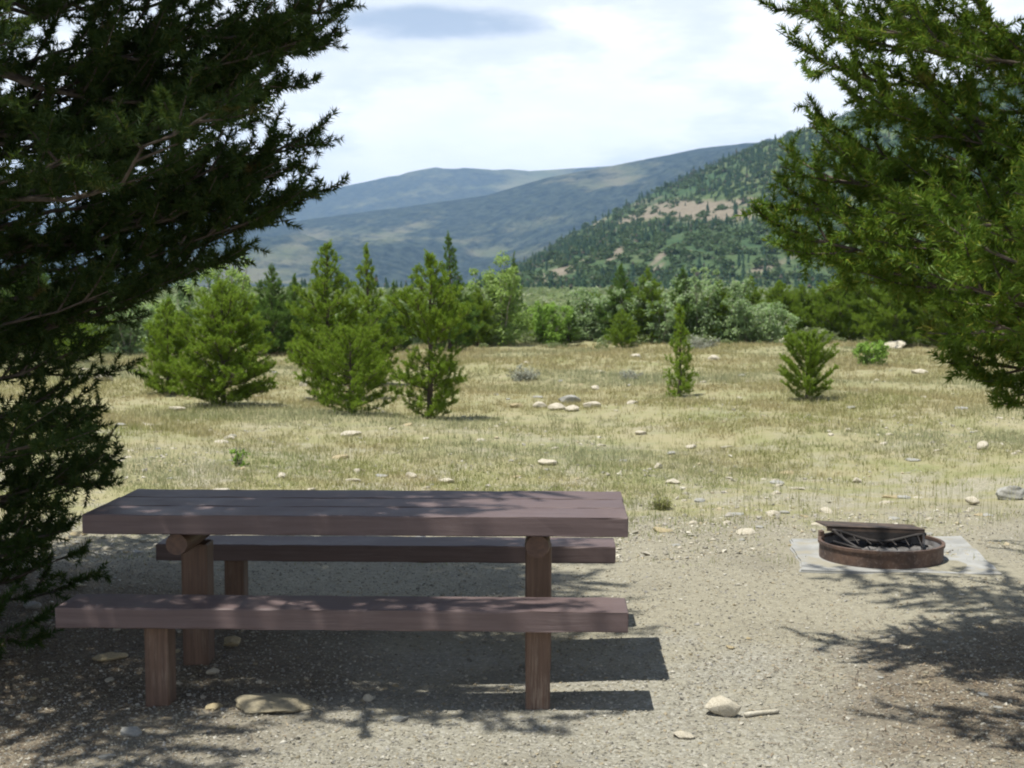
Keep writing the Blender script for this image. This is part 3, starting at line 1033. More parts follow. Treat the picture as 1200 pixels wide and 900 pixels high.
tree_l(52, 376, 404, 352, 40, M_green_bush, 'green bush behind the tall open topped pine', name='leafy_bush', n=3600, ls=0.08)
tree_l(53, 905, 402, 355, 34, M_willow, 'rounded willow at the foot of the right hand far trees', n=3600, ls=0.08)
tree_l(54, 960, 400, 352, 26, M_willow, 'small willow between the egg shaped pine and the wide dark pine', n=3000, ls=0.08)
tree_l(55, 1022, 429, 399, 22, M_green_bush, 'low round green bush alone in the right of the meadow', name='leafy_bush', n=2600, ls=0.06, stems=12)
tree_l(56, 614, 447, 432, 24, M_sage, 'grey sagebrush in the middle of the meadow', name='sagebrush', n=1500, ls=0.035, stems=14)
tree_l(57, 736, 445, 432, 18, M_sage, 'faint grey sagebrush left of the slender little pine', name='sagebrush', n=800, ls=0.03, stems=12)
tree_l(58, 822, 408, 397, 26, M_sage, 'silvery sagebrush behind the slender little pine', name='sagebrush', n=1400, ls=0.045, stems=14)
tree_l(59, 60, 410, 340, 44, M_willow, 'willow behind the yellow green pine bush at the left', n=3600, ls=0.085)
for k, (px_, by_, ty_, hw_, mt_, lb_) in enumerate([
        (440, 403, 356, 34, M_willow, 'dusty willow behind the slender dark pointed pine'),
        (540, 403, 350, 34, M_green_bush, 'green bush at the foot of the tall dark spruce'),
        (672, 400, 362, 30, M_willow, 'low pale willow right of the low bright green bush'),
        (714, 400, 352, 28, M_willow, 'grey willow around the foot of the far dark pine'),
        (790, 400, 348, 28, M_willow, 'pale willow directly behind the slender little pine'),
        (876, 401, 352, 30, M_willow, 'grey willow under the pine at the end of the thicket'),
        (925, 400, 358, 28, M_green_bush, 'green bush just left behind the egg shaped pine bush'),
        (1075, 402, 345, 40, M_green_bush, 'dark leafy bush left of the hanging pine branch'),
        (180, 410, 352, 40, M_aspen, 'fresh green bush left behind the smaller bushy pine'),
        (310, 410, 345, 36, M_green_bush, 'leafy green bush between the pale leafy tree and the small dark pine'),
        (120, 412, 350, 38, M_willow, 'silvery willow next to the big left pine'),
        (620, 401, 358, 26, M_aspen, 'small fresh green shrub at the right foot of the round aspen')]):
    tree_l(80 + k, px_, by_, ty_, hw_, mt_, lb_, name='willow_bush' if mt_ is M_willow else 'leafy_bush', n=3600, ls=0.085, lo=0.02)
eb_y = rT.uniform(41.5, 52, 420)
eb_x = rT.uniform(-0.42, 0.42, 420) * eb_y
eb_h = 0.15 + 0.5 * rT.uniform(size=420) ** 1.7
shr_e = [shrub_template(rT, 320, 0.055) for _ in range(5)]
eb = scatter_mesh('edge_brush', shr_e, np.stack([eb_x, eb_y, gz(eb_x, eb_y) - 0.03], -1), eb_h, eb_h * rT.uniform(1.2, 2.2, 420),
                  leaf_mat('brush_leaves', (0.13, 0.18, 0.07), (0.21, 0.25, 0.12), (0.27, 0.29, 0.19), 0.4, 0.03, 0.2, 0.6), 12)
tag(eb, 'knee high green brush along the far edge of the meadow', 'brush', kind='stuff')
tree_l(60, 280, 546, 520, 11, M_green_bush, 'small leafy green plant in the grass behind the table', name='meadow_plant', cat='plant', n=260, ls=0.03, stems=7, clumps=22)
tree_l(61, 776, 597, 580, 15, leaf_mat('tuft_leaves', (0.16, 0.18, 0.06), (0.25, 0.25, 0.09), None), 'yellow green grass tuft at the gravel edge right of the table', name='grass_tuft', cat='plant',
       n=700, ls=0.05, aspect=0.12, stems=16, clumps=40)


for o_ in list(COL.objects):
    if o_.parent is None and o_.get('category') in ('tree', 'bush') and 'group' not in o_:
        nm = o_.name.split('.')[0]
        if nm == 'pine_tree':
            o_['group'] = 'big pines framing the camp site' if o_['label'].startswith(('large dark pine', 'big green pine')) else 'young conifers of the meadow and its far edge'
        else:
            o_['group'] = {'aspen_tree': 'aspens of the far meadow edge', 'willow_bush': 'willows of the far meadow edge', 'leafy_bush': 'green bushes of the meadow edge',
                           'sagebrush': 'sagebrush in the meadow'}.get(nm, 'meadow plants')

# ------------------------------------------------------------------ picnic table and benches
rngT = np.random.default_rng(8)
fl, fr = W(97, 603, 0.785), W(736, 606.5, 0.785)
axis_x = unit(fr - fl)
YAW = math.atan2(axis_x[1], axis_x[0])
LEN = float(np.linalg.norm(fr - fl))
ax_y = np.array([-axis_x[1], axis_x[0], 0])
TW = 0.80
tc_ = (fl + fr) / 2 + ax_y * TW / 2
T_ROOT = (tc_[0], tc_[1], 0.0)
table = empty('picnic_table', T_ROOT, YAW)
tag(table, 'brown painted picnic table with thick plank top on two posts', 'table')
pl = []
pwid = (TW - 0.026) / 3
for k in range(3):
    pl.append(box_np(rngT.uniform(-.006, .006), -TW / 2 + pwid / 2 + k * (pwid + 0.013), 0.785 - 0.0445, LEN + rngT.uniform(-.01, .006), pwid, 0.089, 0.006, 2, 24))
bm_obj('tabletop', pl, M_plank, table, jitter=0.0012, rng=rngT)
PX = (-1.53 + 0.0, 0.0)
xl_post = (W(238, 770, 0.0) - tc_) @ axis_x
xr_post = (WY(631, 680, tc_[1]) - tc_) @ axis_x


def log(Lh, rad, bend, seed, k=14, sides=14):
    r = np.random.default_rng(seed)
    t = np.linspace(0, 1, k)
    ph_ = r.uniform(0, 6, 4)
    pts = np.stack([bend * np.sin(np.pi * t), np.zeros(k), t * Lh], -1)
    rr = rad * (1 + 0.03 * np.sin(5 * t + ph_[0]) + 0.02 * np.sin(13 * t + ph_[1]))
    return pts, rr


def post(root, x, y, h, wx, wy, lean=0.0, name='post', mat=None):
    """squared post with eased, slightly worn edges, set into the ground"""
    b = box_np(x, y, h / 2 - 0.06, wx, wy, h + 0.12, 0.014, 3)
    o = bm_obj(name, [b], mat or M_post, root, jitter=0.0010, rng=rngT)
    return o


for xp in (xl_post, xr_post):
    post(table, xp, 0.03, 0.585, 0.125, 0.14)
    tb = Tubes()
    L2 = 0.68
    t = np.linspace(0, 1, 15)
    rr = 0.056 * (1 + 0.04 * np.sin(7 * t + xp)) * np.where((t < 0.03) | (t > 0.97), 0.9, 1)
    tb.add(np.stack([np.full(15, xp), -0.34 + L2 * t, np.full(15, 0.640)], -1), rr, 26)
    tb.build('cross_beam', M_beam, table, False)
    # short bolt head through the beam
bench_len = LEN * 0.992


def bench(off, label, legs, seed, dx=0.0, leg_w=(0.105, 0.125)):
    c = tc_ + ax_y * off + axis_x * dx
    root = empty('bench', (c[0], c[1], 0.0), YAW)
    tag(root, label, 'bench', 'benches of the picnic table')
    b = box_np(0, 0, 0.448 - 0.0445, bench_len, 0.275, 0.089, 0.007, 2, 24)
    bm_obj('seat', [b], M_plank, root, jitter=0.0012, rng=np.random.default_rng(seed))
    for xx in legs:
        post(root, xx, 0.0, 0.358, leg_w[0], leg_w[1], name='leg')
    return root


fb = W(64, 712, 0.448)
fb2 = W(737, 717.5, 0.448)
off_f = float((((fb + fb2) / 2 - tc_) @ ax_y)) + 0.1375
dxf = float((((fb + fb2) / 2 - tc_) @ axis_x))
lx = (G(190, 822) - tc_) @ axis_x - dxf
rx = (G(630, 830) - tc_) @ axis_x - dxf
bench(off_f, 'brown plank bench in front of the table, nearest the camera', [lx, rx], 3, dx=dxf)
bb = W(726, 641, 0.448)
off_b = float((bb - tc_) @ ax_y) + 0.1375
bench(off_b, 'brown plank bench on the far side of the table, in its shade', [xl_post, xr_post], 4)

# ------------------------------------------------------------------ fire ring on its concrete pad
M_rust, n = new_mat('rusty_steel')
tcn = n.n('ShaderNodeTexCoord')
a = n.noise(tcn.outputs['Object'], 7, 6, 0.65)
b = n.noise(tcn.outputs['Object'], 40, 4, 0.7, 3)
c = n.mix(n.ramp(a, 0.35, 0.65), (0.065, 0.045, 0.038), (0.135, 0.085, 0.062))
c = n.mix(n.ramp(b, 0.5, 0.7, 0, 0.7), c, (0.22, 0.17, 0.14))
finish(n, principled(n, c, 0.75, 0.35, bump(n, b, 0.3, 0.004), 0.15))
M_soot, n = new_mat('sooty_steel')
tcn = n.n('ShaderNodeTexCoord')
a = n.noise(tcn.outputs['Object'], 9, 6, 0.65)
finish(n, principled(n, n.mix(n.ramp(a, 0.35, 0.65), (0.020, 0.018, 0.017), (0.05, 0.043, 0.04)), 0.6, 0.4, None, 0.2))
M_ash, n = new_mat('wood_ash')
tcn = n.n('ShaderNodeTexCoord')
a = n.noise(tcn.outputs['Object'], 12, 6, 0.7)
finish(n, principled(n, n.mix(n.ramp(a, 0.35, 0.65), (0.05, 0.047, 0.045), (0.18, 0.172, 0.168)), 1.0, 0.05, bump(n, a, 0.8, 0.03)))
M_conc, n = new_mat('pale_concrete')
tcn = n.n('ShaderNodeTexCoord')
a = n.noise(tcn.outputs['Object'], 4, 7, 0.65)
b = n.noise(tcn.outputs['Object'], 60, 4, 0.7)
c = n.mix(n.ramp(a, 0.35, 0.65), (0.235, 0.235, 0.222), (0.335, 0.335, 0.322))
c = n.mix(n.ramp(b, 0.55, 0.75, 0, 0.5), c, (0.28, 0.27, 0.25))
dst = n.noise(tcn.outputs['Object'], 5.5, 5, 0.65, 9)
c = n.mix(n.ramp(dst, 0.47, 0.62, 0, 0.9), c, (0.28, 0.26, 0.205))
finish(n, principled(n, c, 0.9, 0.2, bump(n, b, 0.3, 0.004)))

rc = W(1032, 653, 0.02)
RR = pw(143, rc[1]) / 2
pad_c = [W(926, 634, 0.0), W(1128, 631, 0.0), W(1178, 677, 0.0), W(938, 672, 0.0)]
import bmesh
bm = bmesh.new()
corn = []
for k in range(4):
    p0, p1 = pad_c[k], pad_c[(k + 1) % 4]
    for q in range(10):
        p_ = p0 + (p1 - p0) * q / 10 + np.append(rngT.normal(0, .010, 2), 0)
        corn.append(p_)
ctr = sum(corn) / len(corn)
vt = [bm.verts.new((p_[0] - ctr[0], p_[1] - ctr[1], 0.020)) for p_ in corn]
vb = [bm.verts.new((p_[0] - ctr[0], p_[1] - ctr[1], -0.06)) for p_ in corn]
ft = bm.faces.new(vt)
for k in range(len(vt)):
    bm.faces.new((vt[k], vb[k], vb[(k + 1) % len(vt)], vt[(k + 1) % len(vt)]))
bmesh.ops.recalc_face_normals(bm, faces=bm.faces)
bmesh.ops.bevel(bm, geom=list(ft.edges), offset=0.012, segments=2, affect='EDGES')
pad = bm_obj('concrete_pad', [bm], M_conc)
pad.location = (ctr[0], ctr[1], 0)
tag(pad, 'pale square concrete slab under the fire ring', 'slab')

PADZ = 0.021
ring = empty('fire_ring', (rc[0], rc[1], PADZ), math.radians(4))
tag(ring, 'rusty round steel fire ring with tilted grill plate on concrete slab', 'fire ring')
RH = 0.092


def ring_mesh(r_out, th, z0, z1, seg=72, flare=0.0):
    V, Fc = [], []
    prof_ = [(r_out, z0), (r_out + flare, z1), (r_out + flare - th, z1), (r_out - th, z0)]
    for k in range(seg):
        a = 2 * math.pi * k / seg
        for (q, z) in prof_:
            V.append((q * math.cos(a), q * math.sin(a), z))
    for k in range(seg):
        n_ = (k + 1) % seg
        for j in range(4):
            j2 = (j + 1) % 4
            Fc.append((k * 4 + j, n_ * 4 + j, n_ * 4 + j2, k * 4 + j2))
    return np.array(V), np.array(Fc)


V, Fq = ring_mesh(RR, 0.006, 0.0, RH)
mesh_np('ring_wall', V, Fq, M_rust, ring)
V, Fq = ring_mesh(RR + 0.009, 0.022, RH + 0.001, RH + 0.020)
mesh_np('rim', V, Fq, M_rust, ring)
V, Fq = ring_mesh(RR - 0.007, 0.004, 0.003, RH - 0.002)
M_lin, n = new_mat('sunlit_grey_steel')  # paler grey paints the sunlit look of the inner wall
tcn = n.n('ShaderNodeTexCoord')
a = n.noise(tcn.outputs['Object'], 9, 6, 0.65)
finish(n, principled(n, n.mix(n.ramp(a, 0.38, 0.6), (0.12, 0.11, 0.11), (0.34, 0.33, 0.335)), 0.9, 0.2))
mesh_np('sunlit_lining', V, Fq, M_lin, ring)
# ash bed
na, nr = 48, 10
V = [(0, 0, 0.055)]
for i in range(1, nr + 1):
    for k in range(na):
        q = (RR - 0.02) * i / nr
        a = 2 * math.pi * k / na
        V.append((q * math.cos(a), q * math.sin(a), 0.05 + 0.014 * math.sin(5 * a + i) * math.sin(i) + rngT.uniform(-.006, .006)))
Tq = [(0, 1 + k, 1 + (k + 1) % na) for k in range(na)]
for i in range(nr - 1):
    for k in range(na):
        A_, B_ = 1 + i * na + k, 1 + i * na + (k + 1) % na
        Tq += [(A_, A_ + na, B_ + na), (A_, B_ + na, B_)]
mesh_np('ash_bed', np.array(V), np.array(Tq), M_ash, ring, True)
# flip-up grill tilted over the back half: top bar plate, side arms, curved front hoop, bars
M_plate, n = new_mat('burnt_steel_plate')
tcn = n.n('ShaderNodeTexCoord')
a = n.noise(tcn.outputs['Object'], 8, 6, 0.65)
finish(n, principled(n, n.mix(n.ramp(a, 0.35, 0.65), (0.038, 0.030, 0.026), (0.10, 0.070, 0.052)), 0.75, 0.35, bump(n, a, 0.3, 0.004), 0.1))
g = empty('grill', (0, 0, 0))
g.parent = ring
tb = Tubes()
HZ = RH + 0.085
for sx in (-1, 1):
    tb.add([(sx * RR * 0.80, 0.10, HZ - 0.012), (sx * RR * 0.62, -0.10, 0.10), (sx * RR * 0.50, -0.20, 0.07)], [0.009] * 3, 8)
t = np.linspace(0, 1, 21)
hoop = np.stack([(-0.80 + 1.60 * t) * RR, 0.06 + 0 * t, HZ - 0.02 - 0.062 * np.sin(np.pi * t) ** 1.6], -1)
tb.add(hoop, [0.012] * 21, 8)
for k in range(7):
    xx = (-0.66 + 0.22 * k) * RR
    zt = HZ - 0.02 - 0.062 * math.sin(math.pi * (xx / RR / 1.6 + 0.5)) ** 1.6
    tb.add([(xx, 0.06, zt), (xx * 0.97, -0.05, 0.09)], [0.0045, 0.0045], 6)
tb.add([(-RR * 0.52, -0.20, 0.075), (-RR * 0.80, 0.02, 0.09)], [0.008, 0.008], 8)
tb.build('grill_bars', M_soot, g)
# sagging curved apron between the hoop and the plate
bma = bmesh.new()
fr_, bk_ = [], []
for k in range(33):
    tt = 0.12 + 0.76 * k / 32
    dz_ = 0.062 * math.sin(math.pi * (tt - 0.12) / 0.76) ** 1.3
    xx = (-0.80 + 1.60 * tt) * RR
    for lst, yy in ((fr_, 0.064), (bk_, 0.071)):
        lst.append((bma.verts.new((xx, yy, HZ - 0.020)), bma.verts.new((xx, yy, HZ - 0.021 - dz_))))
for k in range(32):
    bma.faces.new((fr_[k][0], fr_[k][1], fr_[k + 1][1], fr_[k + 1][0]))
    bma.faces.new((bk_[k][0], bk_[k + 1][0], bk_[k + 1][1], bk_[k][1]))
    bma.faces.new((fr_[k][1], bk_[k][1], bk_[k + 1][1], fr_[k + 1][1]))
bm_obj('grill_apron', [bma], M_soot, g)
bmp = [box_np(-0.02, 0.20, HZ + 0.004, RR * 1.68, 0.27, 0.012, 0.003, 1), box_np(-0.02, 0.070, HZ - 0.010, RR * 1.66, 0.008, 0.034, 0.002, 1)]
o = bm_obj('grill_plate', bmp, M_plate, g, jitter=0.001, rng=rngT)
g.rotation_euler = (math.radians(-2), math.radians(3.0), 0)
for sx in (-1, 1):
    bm_obj('bracket', [box_np(sx * (RR * 0.86), 0.20, RH * 0.5 + 0.06, 0.03, 0.05, RH * 0.9, 0.003)], M_rust, ring)


# ------------------------------------------------------------------ stones
def stone_mesh(seed, flat=0.55, sub=3, rough=0.22, blocky=0.5):
    r = np.random.default_rng(seed)
    bm = bmesh.new()
    bmesh.ops.create_icosphere(bm, subdivisions=sub, radius=1.0)
    V = np.array([v.co[:] for v in bm.verts])
    ph_ = r.uniform(0, 6.28, (16,))
    dr = r.normal(0, 1, (16, 3))
    dr /= np.linalg.norm(dr, axis=1)[:, None]
    off = r.uniform(0.5, 0.9, 16)
    # chop with random planes for broken facets
    for k in range(16):
        s_ = V @ dr[k]
        ex = np.clip(s_ - off[k], 0, None)
        V -= ex[:, None] * dr[k][None] * (0.9 if r.uniform() < blocky + 0.2 else 0.4)
    for k in range(6):
        f = r.normal(0, 1.6 + 0.7 * k, 3)
        V += V * (rough * 0.34 / (1 + 0.35 * k) * np.sin(V @ f + ph_[k]))[:, None]
    V[:, 2] *= flat
    V[:, 1] *= r.uniform(0.65, 0.95)
    for v, c_ in zip(bm.verts, V):
        v.co = c_
    for f in bm.faces:
        f.smooth = False
    me = bpy.data.meshes.new('rock')
    bm.to_mesh(me)
    bm.free()
    return me


def rock(px, py, wpx, label, seed, flat=0.5, mat=None, sink=0.25, rz=None, stretch=1.0, name='rock', group=None):
    p = G(px, py)
    s = pw(wpx, p[1]) / 2
    me = stone_mesh(seed, flat, 4 if wpx > 30 else 3)
    me.materials.append(mat or M_stone)
    o = bpy.data.objects.new(name, me)
    COL.objects.link(o)
    o.scale = (s * stretch, s, s)
    o.location = (p[0], p[1] + s * 0.4, p[2] + s * flat * (1 - 2 * sink))
    o.rotation_euler = (0, 0, rz if rz is not None else random.Random(seed).uniform(-0.6, 0.6))
    tag(o, label, 'rock', group or ('rocks on the camp site ground' if py > 600 else 'rocks lying in the meadow'))
    return o


M_stone_dust = stone_mat('dusty_stone', (0.235, 0.205, 0.14), (0.325, 0.285, 0.20), (0.19, 0.175, 0.12))
rock(325, 834, 116, 'large flat tan rock half buried in front of the table', 77, 0.20, M_stone_dust, 0.40, 0.15)
rock(848, 840, 40, 'rounded tan rock on the gravel beside a pale stick', 12, 0.72, M_stone, 0.15)
rock(802, 866, 30, 'small flat pale rock in front of the rounded tan rock', 13, 0.40, M_stone)
rock(431, 823, 14, 'little round pale stone right of the large flat tan rock', 14, 0.75, M_stone, 0.1)
rock(466, 846, 24, 'bluish grey flat stone near the bottom of the gravel', 15, 0.35, M_stone_grey)
rock(152, 861, 38, 'flat grey stone low in the left gravel', 16, 0.35, M_stone_grey)
rock(125, 890, 20, 'small grey stone at the bottom left', 17, 0.45, M_stone_grey)
rock(36, 714, 26, 'grey rock at the left edge under the big pine', 18, 0.5, M_stone_grey)
rock(84, 688, 26, 'pale orange stone on the litter under the big left pine', 19, 0.4, M_stone)
rock(125, 775, 44, 'flat tan stone left of the front bench leg', 20, 0.25, M_stone_tan)
rock(272, 758, 30, 'brown stone beside the left table post', 21, 0.5, M_stone_tan)
rock(248, 790, 16, 'small stone between bench leg and table post', 22, 0.5, M_stone)
rock(250, 832, 22, 'small tan stone left of the large flat tan rock', 23, 0.4, M_stone_tan)
rock(120, 446, 24, 'white rock at the meadow edge right of the big left pine', 30, 0.7, M_stone)
rock(355, 454, 15, 'bright white stone between the meadow pines', 31, 0.7, M_stone)
rock(207, 482, 26, 'flat pale rock in front of the broad meadow pine', 32, 0.3, M_stone)
rock(410, 511, 30, 'flat pale rock below the low wide young pine', 33, 0.3, M_stone)
rock(634, 478, 18, 'left pale rock of the small rock heap in mid meadow', 34, 0.6, M_stone)
rock(651, 481, 22, 'front pale rock of the small rock heap in mid meadow', 35, 0.6, M_stone)
rock(668, 473, 26, 'tallest grey rock of the small rock heap in mid meadow', 36, 0.5, M_stone_grey, 0.2)
rock(692, 478, 28, 'right flat rock of the small rock heap in mid meadow', 37, 0.4, M_stone)
rock(671, 482, 24, 'whitest rock at the foot of the small rock heap', 42, 0.5, M_stone)
rock(698, 457, 13, 'lone pale stone just behind the small rock heap', 38, 0.6, M_stone)
rock(606, 478, 20, 'dark edged flat rock left of the small rock heap', 39, 0.35, M_stone_tan)
rock(752, 510, 18, 'pale rock in the grass right of the small rock heap', 40, 0.45, M_stone)
rock(810, 526, 16, 'pale stone in the grass straight below the slender little pine', 41, 0.5, M_stone)
rock(640, 545, 26, 'pale flat rock in the grass behind the table', 43, 0.4, M_stone)
rock(772, 549, 12, 'upright white stone in the grass right of the table', 44, 0.8, M_stone)
rock(788, 567, 22, 'bright flat white rock near the gravel edge right of the table', 45, 0.35, M_stone)
rock(1152, 527, 21, 'white rock in the grass right of the fire ring', 46, 0.6, M_stone)
rock(1141, 592, 24, 'pale rock at the gravel edge right of the fire ring', 47, 0.6, M_stone)
rock(1188, 586, 42, 'big smooth grey boulder at the right edge of the meadow', 48, 0.55, M_stone_grey, 0.2)
rock(1080, 439, 22, 'flat white rock under the hanging pine branch', 49, 0.4, M_stone)
rock(1052, 408, 34, 'broad pale boulder by the far trees at right', 50, 0.4, M_stone)
rock(745, 420, 18, 'pale rock at the far edge left of the slender little pine', 51, 0.5, M_stone)
rock(836, 424, 20, 'pale rock right of the slender little pine', 52, 0.5, M_stone)
rock(918, 300 + 104, 16, 'pale stone at the far edge behind the egg shaped pine bush', 53, 0.7, M_stone)
rock(1005, 566, 14, 'small white stone in grass above the fire ring', 54, 0.6, M_stone)
rock(482, 560, 16, 'white stone in the grass straight behind the table middle', 55, 0.55, M_stone)
rock(525, 566, 22, 'pale flat stone in the grass behind the table', 56, 0.35, M_stone)
rock(330, 560, 18, 'pale stone near the small leafy green plant', 57, 0.5, M_stone)

# scattered smaller stones of the meadow, and loose stones on the site
rs = np.random.default_rng(60)
base_st = []
for k in range(7):
    me = stone_mesh(300 + k, 0.5, 2)
    me.materials.append([M_stone, M_stone, M_stone_grey, M_stone_tan, M_stone, M_stone, M_stone_grey][k])
    base_st.append(me)
for k in range(285):
    y_ = 9.6 + 22 * rs.uniform() ** 2.0
    x_ = rs.uniform(-0.36, 0.37) * y_
    s = (0.024 + 0.050 * rs.uniform() ** 1.8) * (1 + 0.022 * y_)
    me = base_st[rs.integers(0, 7)]
    o = bpy.data.objects.new('stone', me)
    COL.objects.link(o)
    o.scale = (s * rs.uniform(.9, 1.6), s, s * rs.uniform(0.6, 1.0))
    o.rotation_euler = (0, 0, rs.uniform(0, 6.28))
    o.location = (x_, y_, float(gz(x_, y_)) + s * 0.06)
    tag(o, 'small pale stone among the dry meadow grass', 'stone', 'small stones scattered through the meadow')
for k in range(90):
    y_ = rs.uniform(5.3, 8.6)
    x_ = rs.choice([rs.uniform(-0.37 * y_, 0.37 * y_), rs.uniform(0.23 * y_, 0.37 * y_), rs.uniform(-0.37 * y_, -0.2 * y_)])
    if (rc[0] - 0.75 < x_ < rc[0] + 1.0) and y_ > 8.2:
        continue
    s = 0.008 + 0.018 * rs.uniform() ** 2
    me = base_st[rs.integers(0, 7)]
    o = bpy.data.objects.new('pebble', me)
    COL.objects.link(o)
    o.scale = (s * rs.uniform(.9, 1.5), s, s * rs.uniform(0.7, 1.1))
    o.rotation_euler = (0, 0, rs.uniform(0, 6.28))
    o.location = (x_, y_, float(gz(x_, y_)) + s * 0.25)
    tag(o, 'loose pebble lying on the gravel of the camp site', 'pebble', 'pebbles on the camp site gravel')

# pale stick by the rounded rock
tb = Tubes()
pa, pb = G(873, 841), G(912, 836)
t = np.linspace(0, 1, 7)
sp3 = pa + (pb - pa) * t[:, None]
sp3[:, 2] += 0.012
sp3[:, 1] += 0.004 * np.sin(5 * t)
org = sp3[0].copy()
tb.add(sp3 - org, 0.010 * (1 - 0.15 * t), 7)
st = tb.build('stick', bark_mat('bleached_wood', (0.36, 0.33, 0.26), (0.50, 0.47, 0.39)))
st.location = org
tag(st, 'pale bare stick lying on the gravel against the rounded tan rock', 'stick')

# ------------------------------------------------------------------ ground cover: gravel chips, grass, litter
rg = np.random.default_rng(70)


def chips(n, x, y, s, mat, name, label, cat):
    tv = np.array([(1, 0, 0), (-1, 0, 0), (0, 1, 0), (0, -1, 0), (0, 0, .7), (0, 0, -.7)], float)
    tf = np.array([(0, 2, 4), (2, 1, 4), (1, 3, 4), (3, 0, 4), (2, 0, 5), (1, 2, 5), (3, 1, 5), (0, 3, 5)])
    V = tv[None] * s[:, None, None] * rg.uniform(0.55, 1.3, (n, 6, 1))
    A = rg.normal(size=(n, 3, 3))
    Q = np.linalg.qr(A)[0]
    V = np.einsum('nij,nkj->nki', Q, V)
    V[..., 2] *= 0.65
    z = gz(x, y)
    V += np.stack([x, y, z + s * 0.2], -1)[:, None, :]
    T = (tf[None] + (np.arange(n) * 6)[:, None, None]).reshape(-1, 3)
    return tag(mesh_np(name, V.reshape(-1, 3), T, mat), label, cat, kind='stuff')


def island_mat(name, cols, rough=0.95):
    m, n = new_mat(name)
    g_ = n.n('ShaderNodeNewGeometry')
    cr = n.n('ShaderNodeValToRGB')
    cr.color_ramp.interpolation = 'CONSTANT'
    els = cr.color_ramp.elements
    while len(els) < len(cols):
        els.new(0.5)
    for k, c_ in enumerate(cols):
        els[k].position = k / len(cols)
        els[k].color = (*c_, 1)
    n.set(cr.inputs[0], g_.outputs['Random Per Island'])
    finish(n, principled(n, cr.outputs[0], rough, 0.15))
    return m


N = 75000
gy_ = 5.1 + 6.2 * rg.uniform(size=N) ** 1.25
gx_ = rg.uniform(-0.40, 0.40, N) * gy_
inpad = (np.abs(gx_ - ctr[0]) < 0.70) & (np.abs(gy_ - ctr[1]) < 0.75)
gx_, gy_ = gx_[~inpad], gy_[~inpad]
gs_ = 0.0032 + 0.007 * rg.uniform(size=len(gx_)) ** 3 + 0.012 * rg.uniform(size=len(gx_)) ** 30
chips(len(gx_), gx_, gy_, gs_, island_mat('gravel_chips', [(0.30, 0.28, 0.225), (0.19, 0.178, 0.145), (0.35, 0.33, 0.275), (0.25, 0.24, 0.22), (0.28, 0.24, 0.165),
      (0.19, 0.178, 0.15), (0.40, 0.38, 0.325), (0.26, 0.24, 0.185)]), 'gravel', 'grey and tan gravel chips covering the camp site', 'gravel')


N2 = 16000
sy_ = 9.3 + 12 * rg.uniform(size=N2) ** 1.5
sx_ = rg.uniform(-0.40, 0.40, N2) * sy_
kp2 = fbm2(sx_, sy_, 171, 4, 1.4, 0.7) > 0.1
sx_, sy_ = sx_[kp2], sy_[kp2]
ss_ = 0.006 + 0.012 * rg.uniform(size=len(sx_)) ** 2 + 0.03 * rg.uniform(size=len(sx_)) ** 18
chips(len(sx_), sx_, sy_, ss_, island_mat('meadow_grit', [(0.40, 0.37, 0.30), (0.25, 0.235, 0.19), (0.50, 0.47, 0.39), (0.32, 0.30, 0.26), (0.36, 0.31, 0.21)]),
      'meadow_gravel', 'stony grit showing between the grass at the near side of the meadow', 'gravel')


def blades(x, y, h, wd, lean, name, mat, label, cat, kind='stuff', z=None, flop=0.0):
    n = len(x)
    a = rg.uniform(0, 6.283, n)
    th = np.abs(rg.normal(0, lean, n)) + flop
    d = np.stack([np.cos(a) * np.sin(th), np.sin(a) * np.sin(th), np.cos(th)], -1)
    b = np.stack([x, y, (gz(x, y) if z is None else z)], -1)
    s_ = np.stack([-np.sin(a + rg.normal(0, .8, n)), np.cos(a), np.zeros(n)], -1)
    s_ /= np.linalg.norm(s_, axis=1)[:, None]
    v = np.stack([b + s_ * wd[:, None] * .5, b - s_ * wd[:, None] * .5, b + d * h[:, None]], 1).reshape(-1, 3)
    return tag(mesh_np(name, v, np.arange(len(v)).reshape(-1, 3), mat), label, cat, kind=kind)


def grass_mat(name):
    m, n = new_mat(name)
    g_ = n.n('ShaderNodeNewGeometry')
    P = g_.outputs['Position']
    r = g_.outputs['Random Per Island']
    a = n.noise(P, 0.55, 4, 0.6, 1)
    b = n.noise(P, 0.22, 3, 0.5, 6)
    c_ = n.noise(P, 1.7, 4, 0.6, 9)
    straw = n.mix(r, (0.295, 0.252, 0.125), (0.435, 0.378, 0.215))
    green = n.mix(r, (0.165, 0.195, 0.055), (0.265, 0.290, 0.095))
    sagey = n.mix(r, (0.23, 0.250, 0.140), (0.33, 0.345, 0.210))
    col = n.mix(n.math('MULTIPLY', n.ramp(a, 0.42, 0.66), n.ramp(n.n('ShaderNodeSeparateXYZ', i_0=P).outputs[1], 14, 27, 1.0, 0.4)), straw, green)
    Ys = n.n('ShaderNodeSeparateXYZ', i_0=P).outputs[1]
    nearg = n.ramp(Ys, 11, 24, 0.8, 0.1)
    col = n.mix(n.math('MULTIPLY', nearg, n.ramp(c_, 0.35, 0.6)), col, green)
    col = n.mix(n.ramp(b, 0.46, 0.64, 0, 0.85), col, sagey)
    col = n.mix(n.math('MULTIPLY', n.math('GREATER_THAN', n.math('FRACT', n.math('MULTIPLY', r, 19.3)), 0.86), 0.8), col, (0.52, 0.46, 0.30))
    d = n.n('ShaderNodeBsdfDiffuse', i_0=col)
    t = n.n('ShaderNodeBsdfTranslucent', i_0=col)
    finish(n, n.n('ShaderNodeMixShader', i_0=0.3, i_1=d.outputs[0], i_2=t.outputs[0]))
    return m


M_grass = grass_mat('dry_grass')
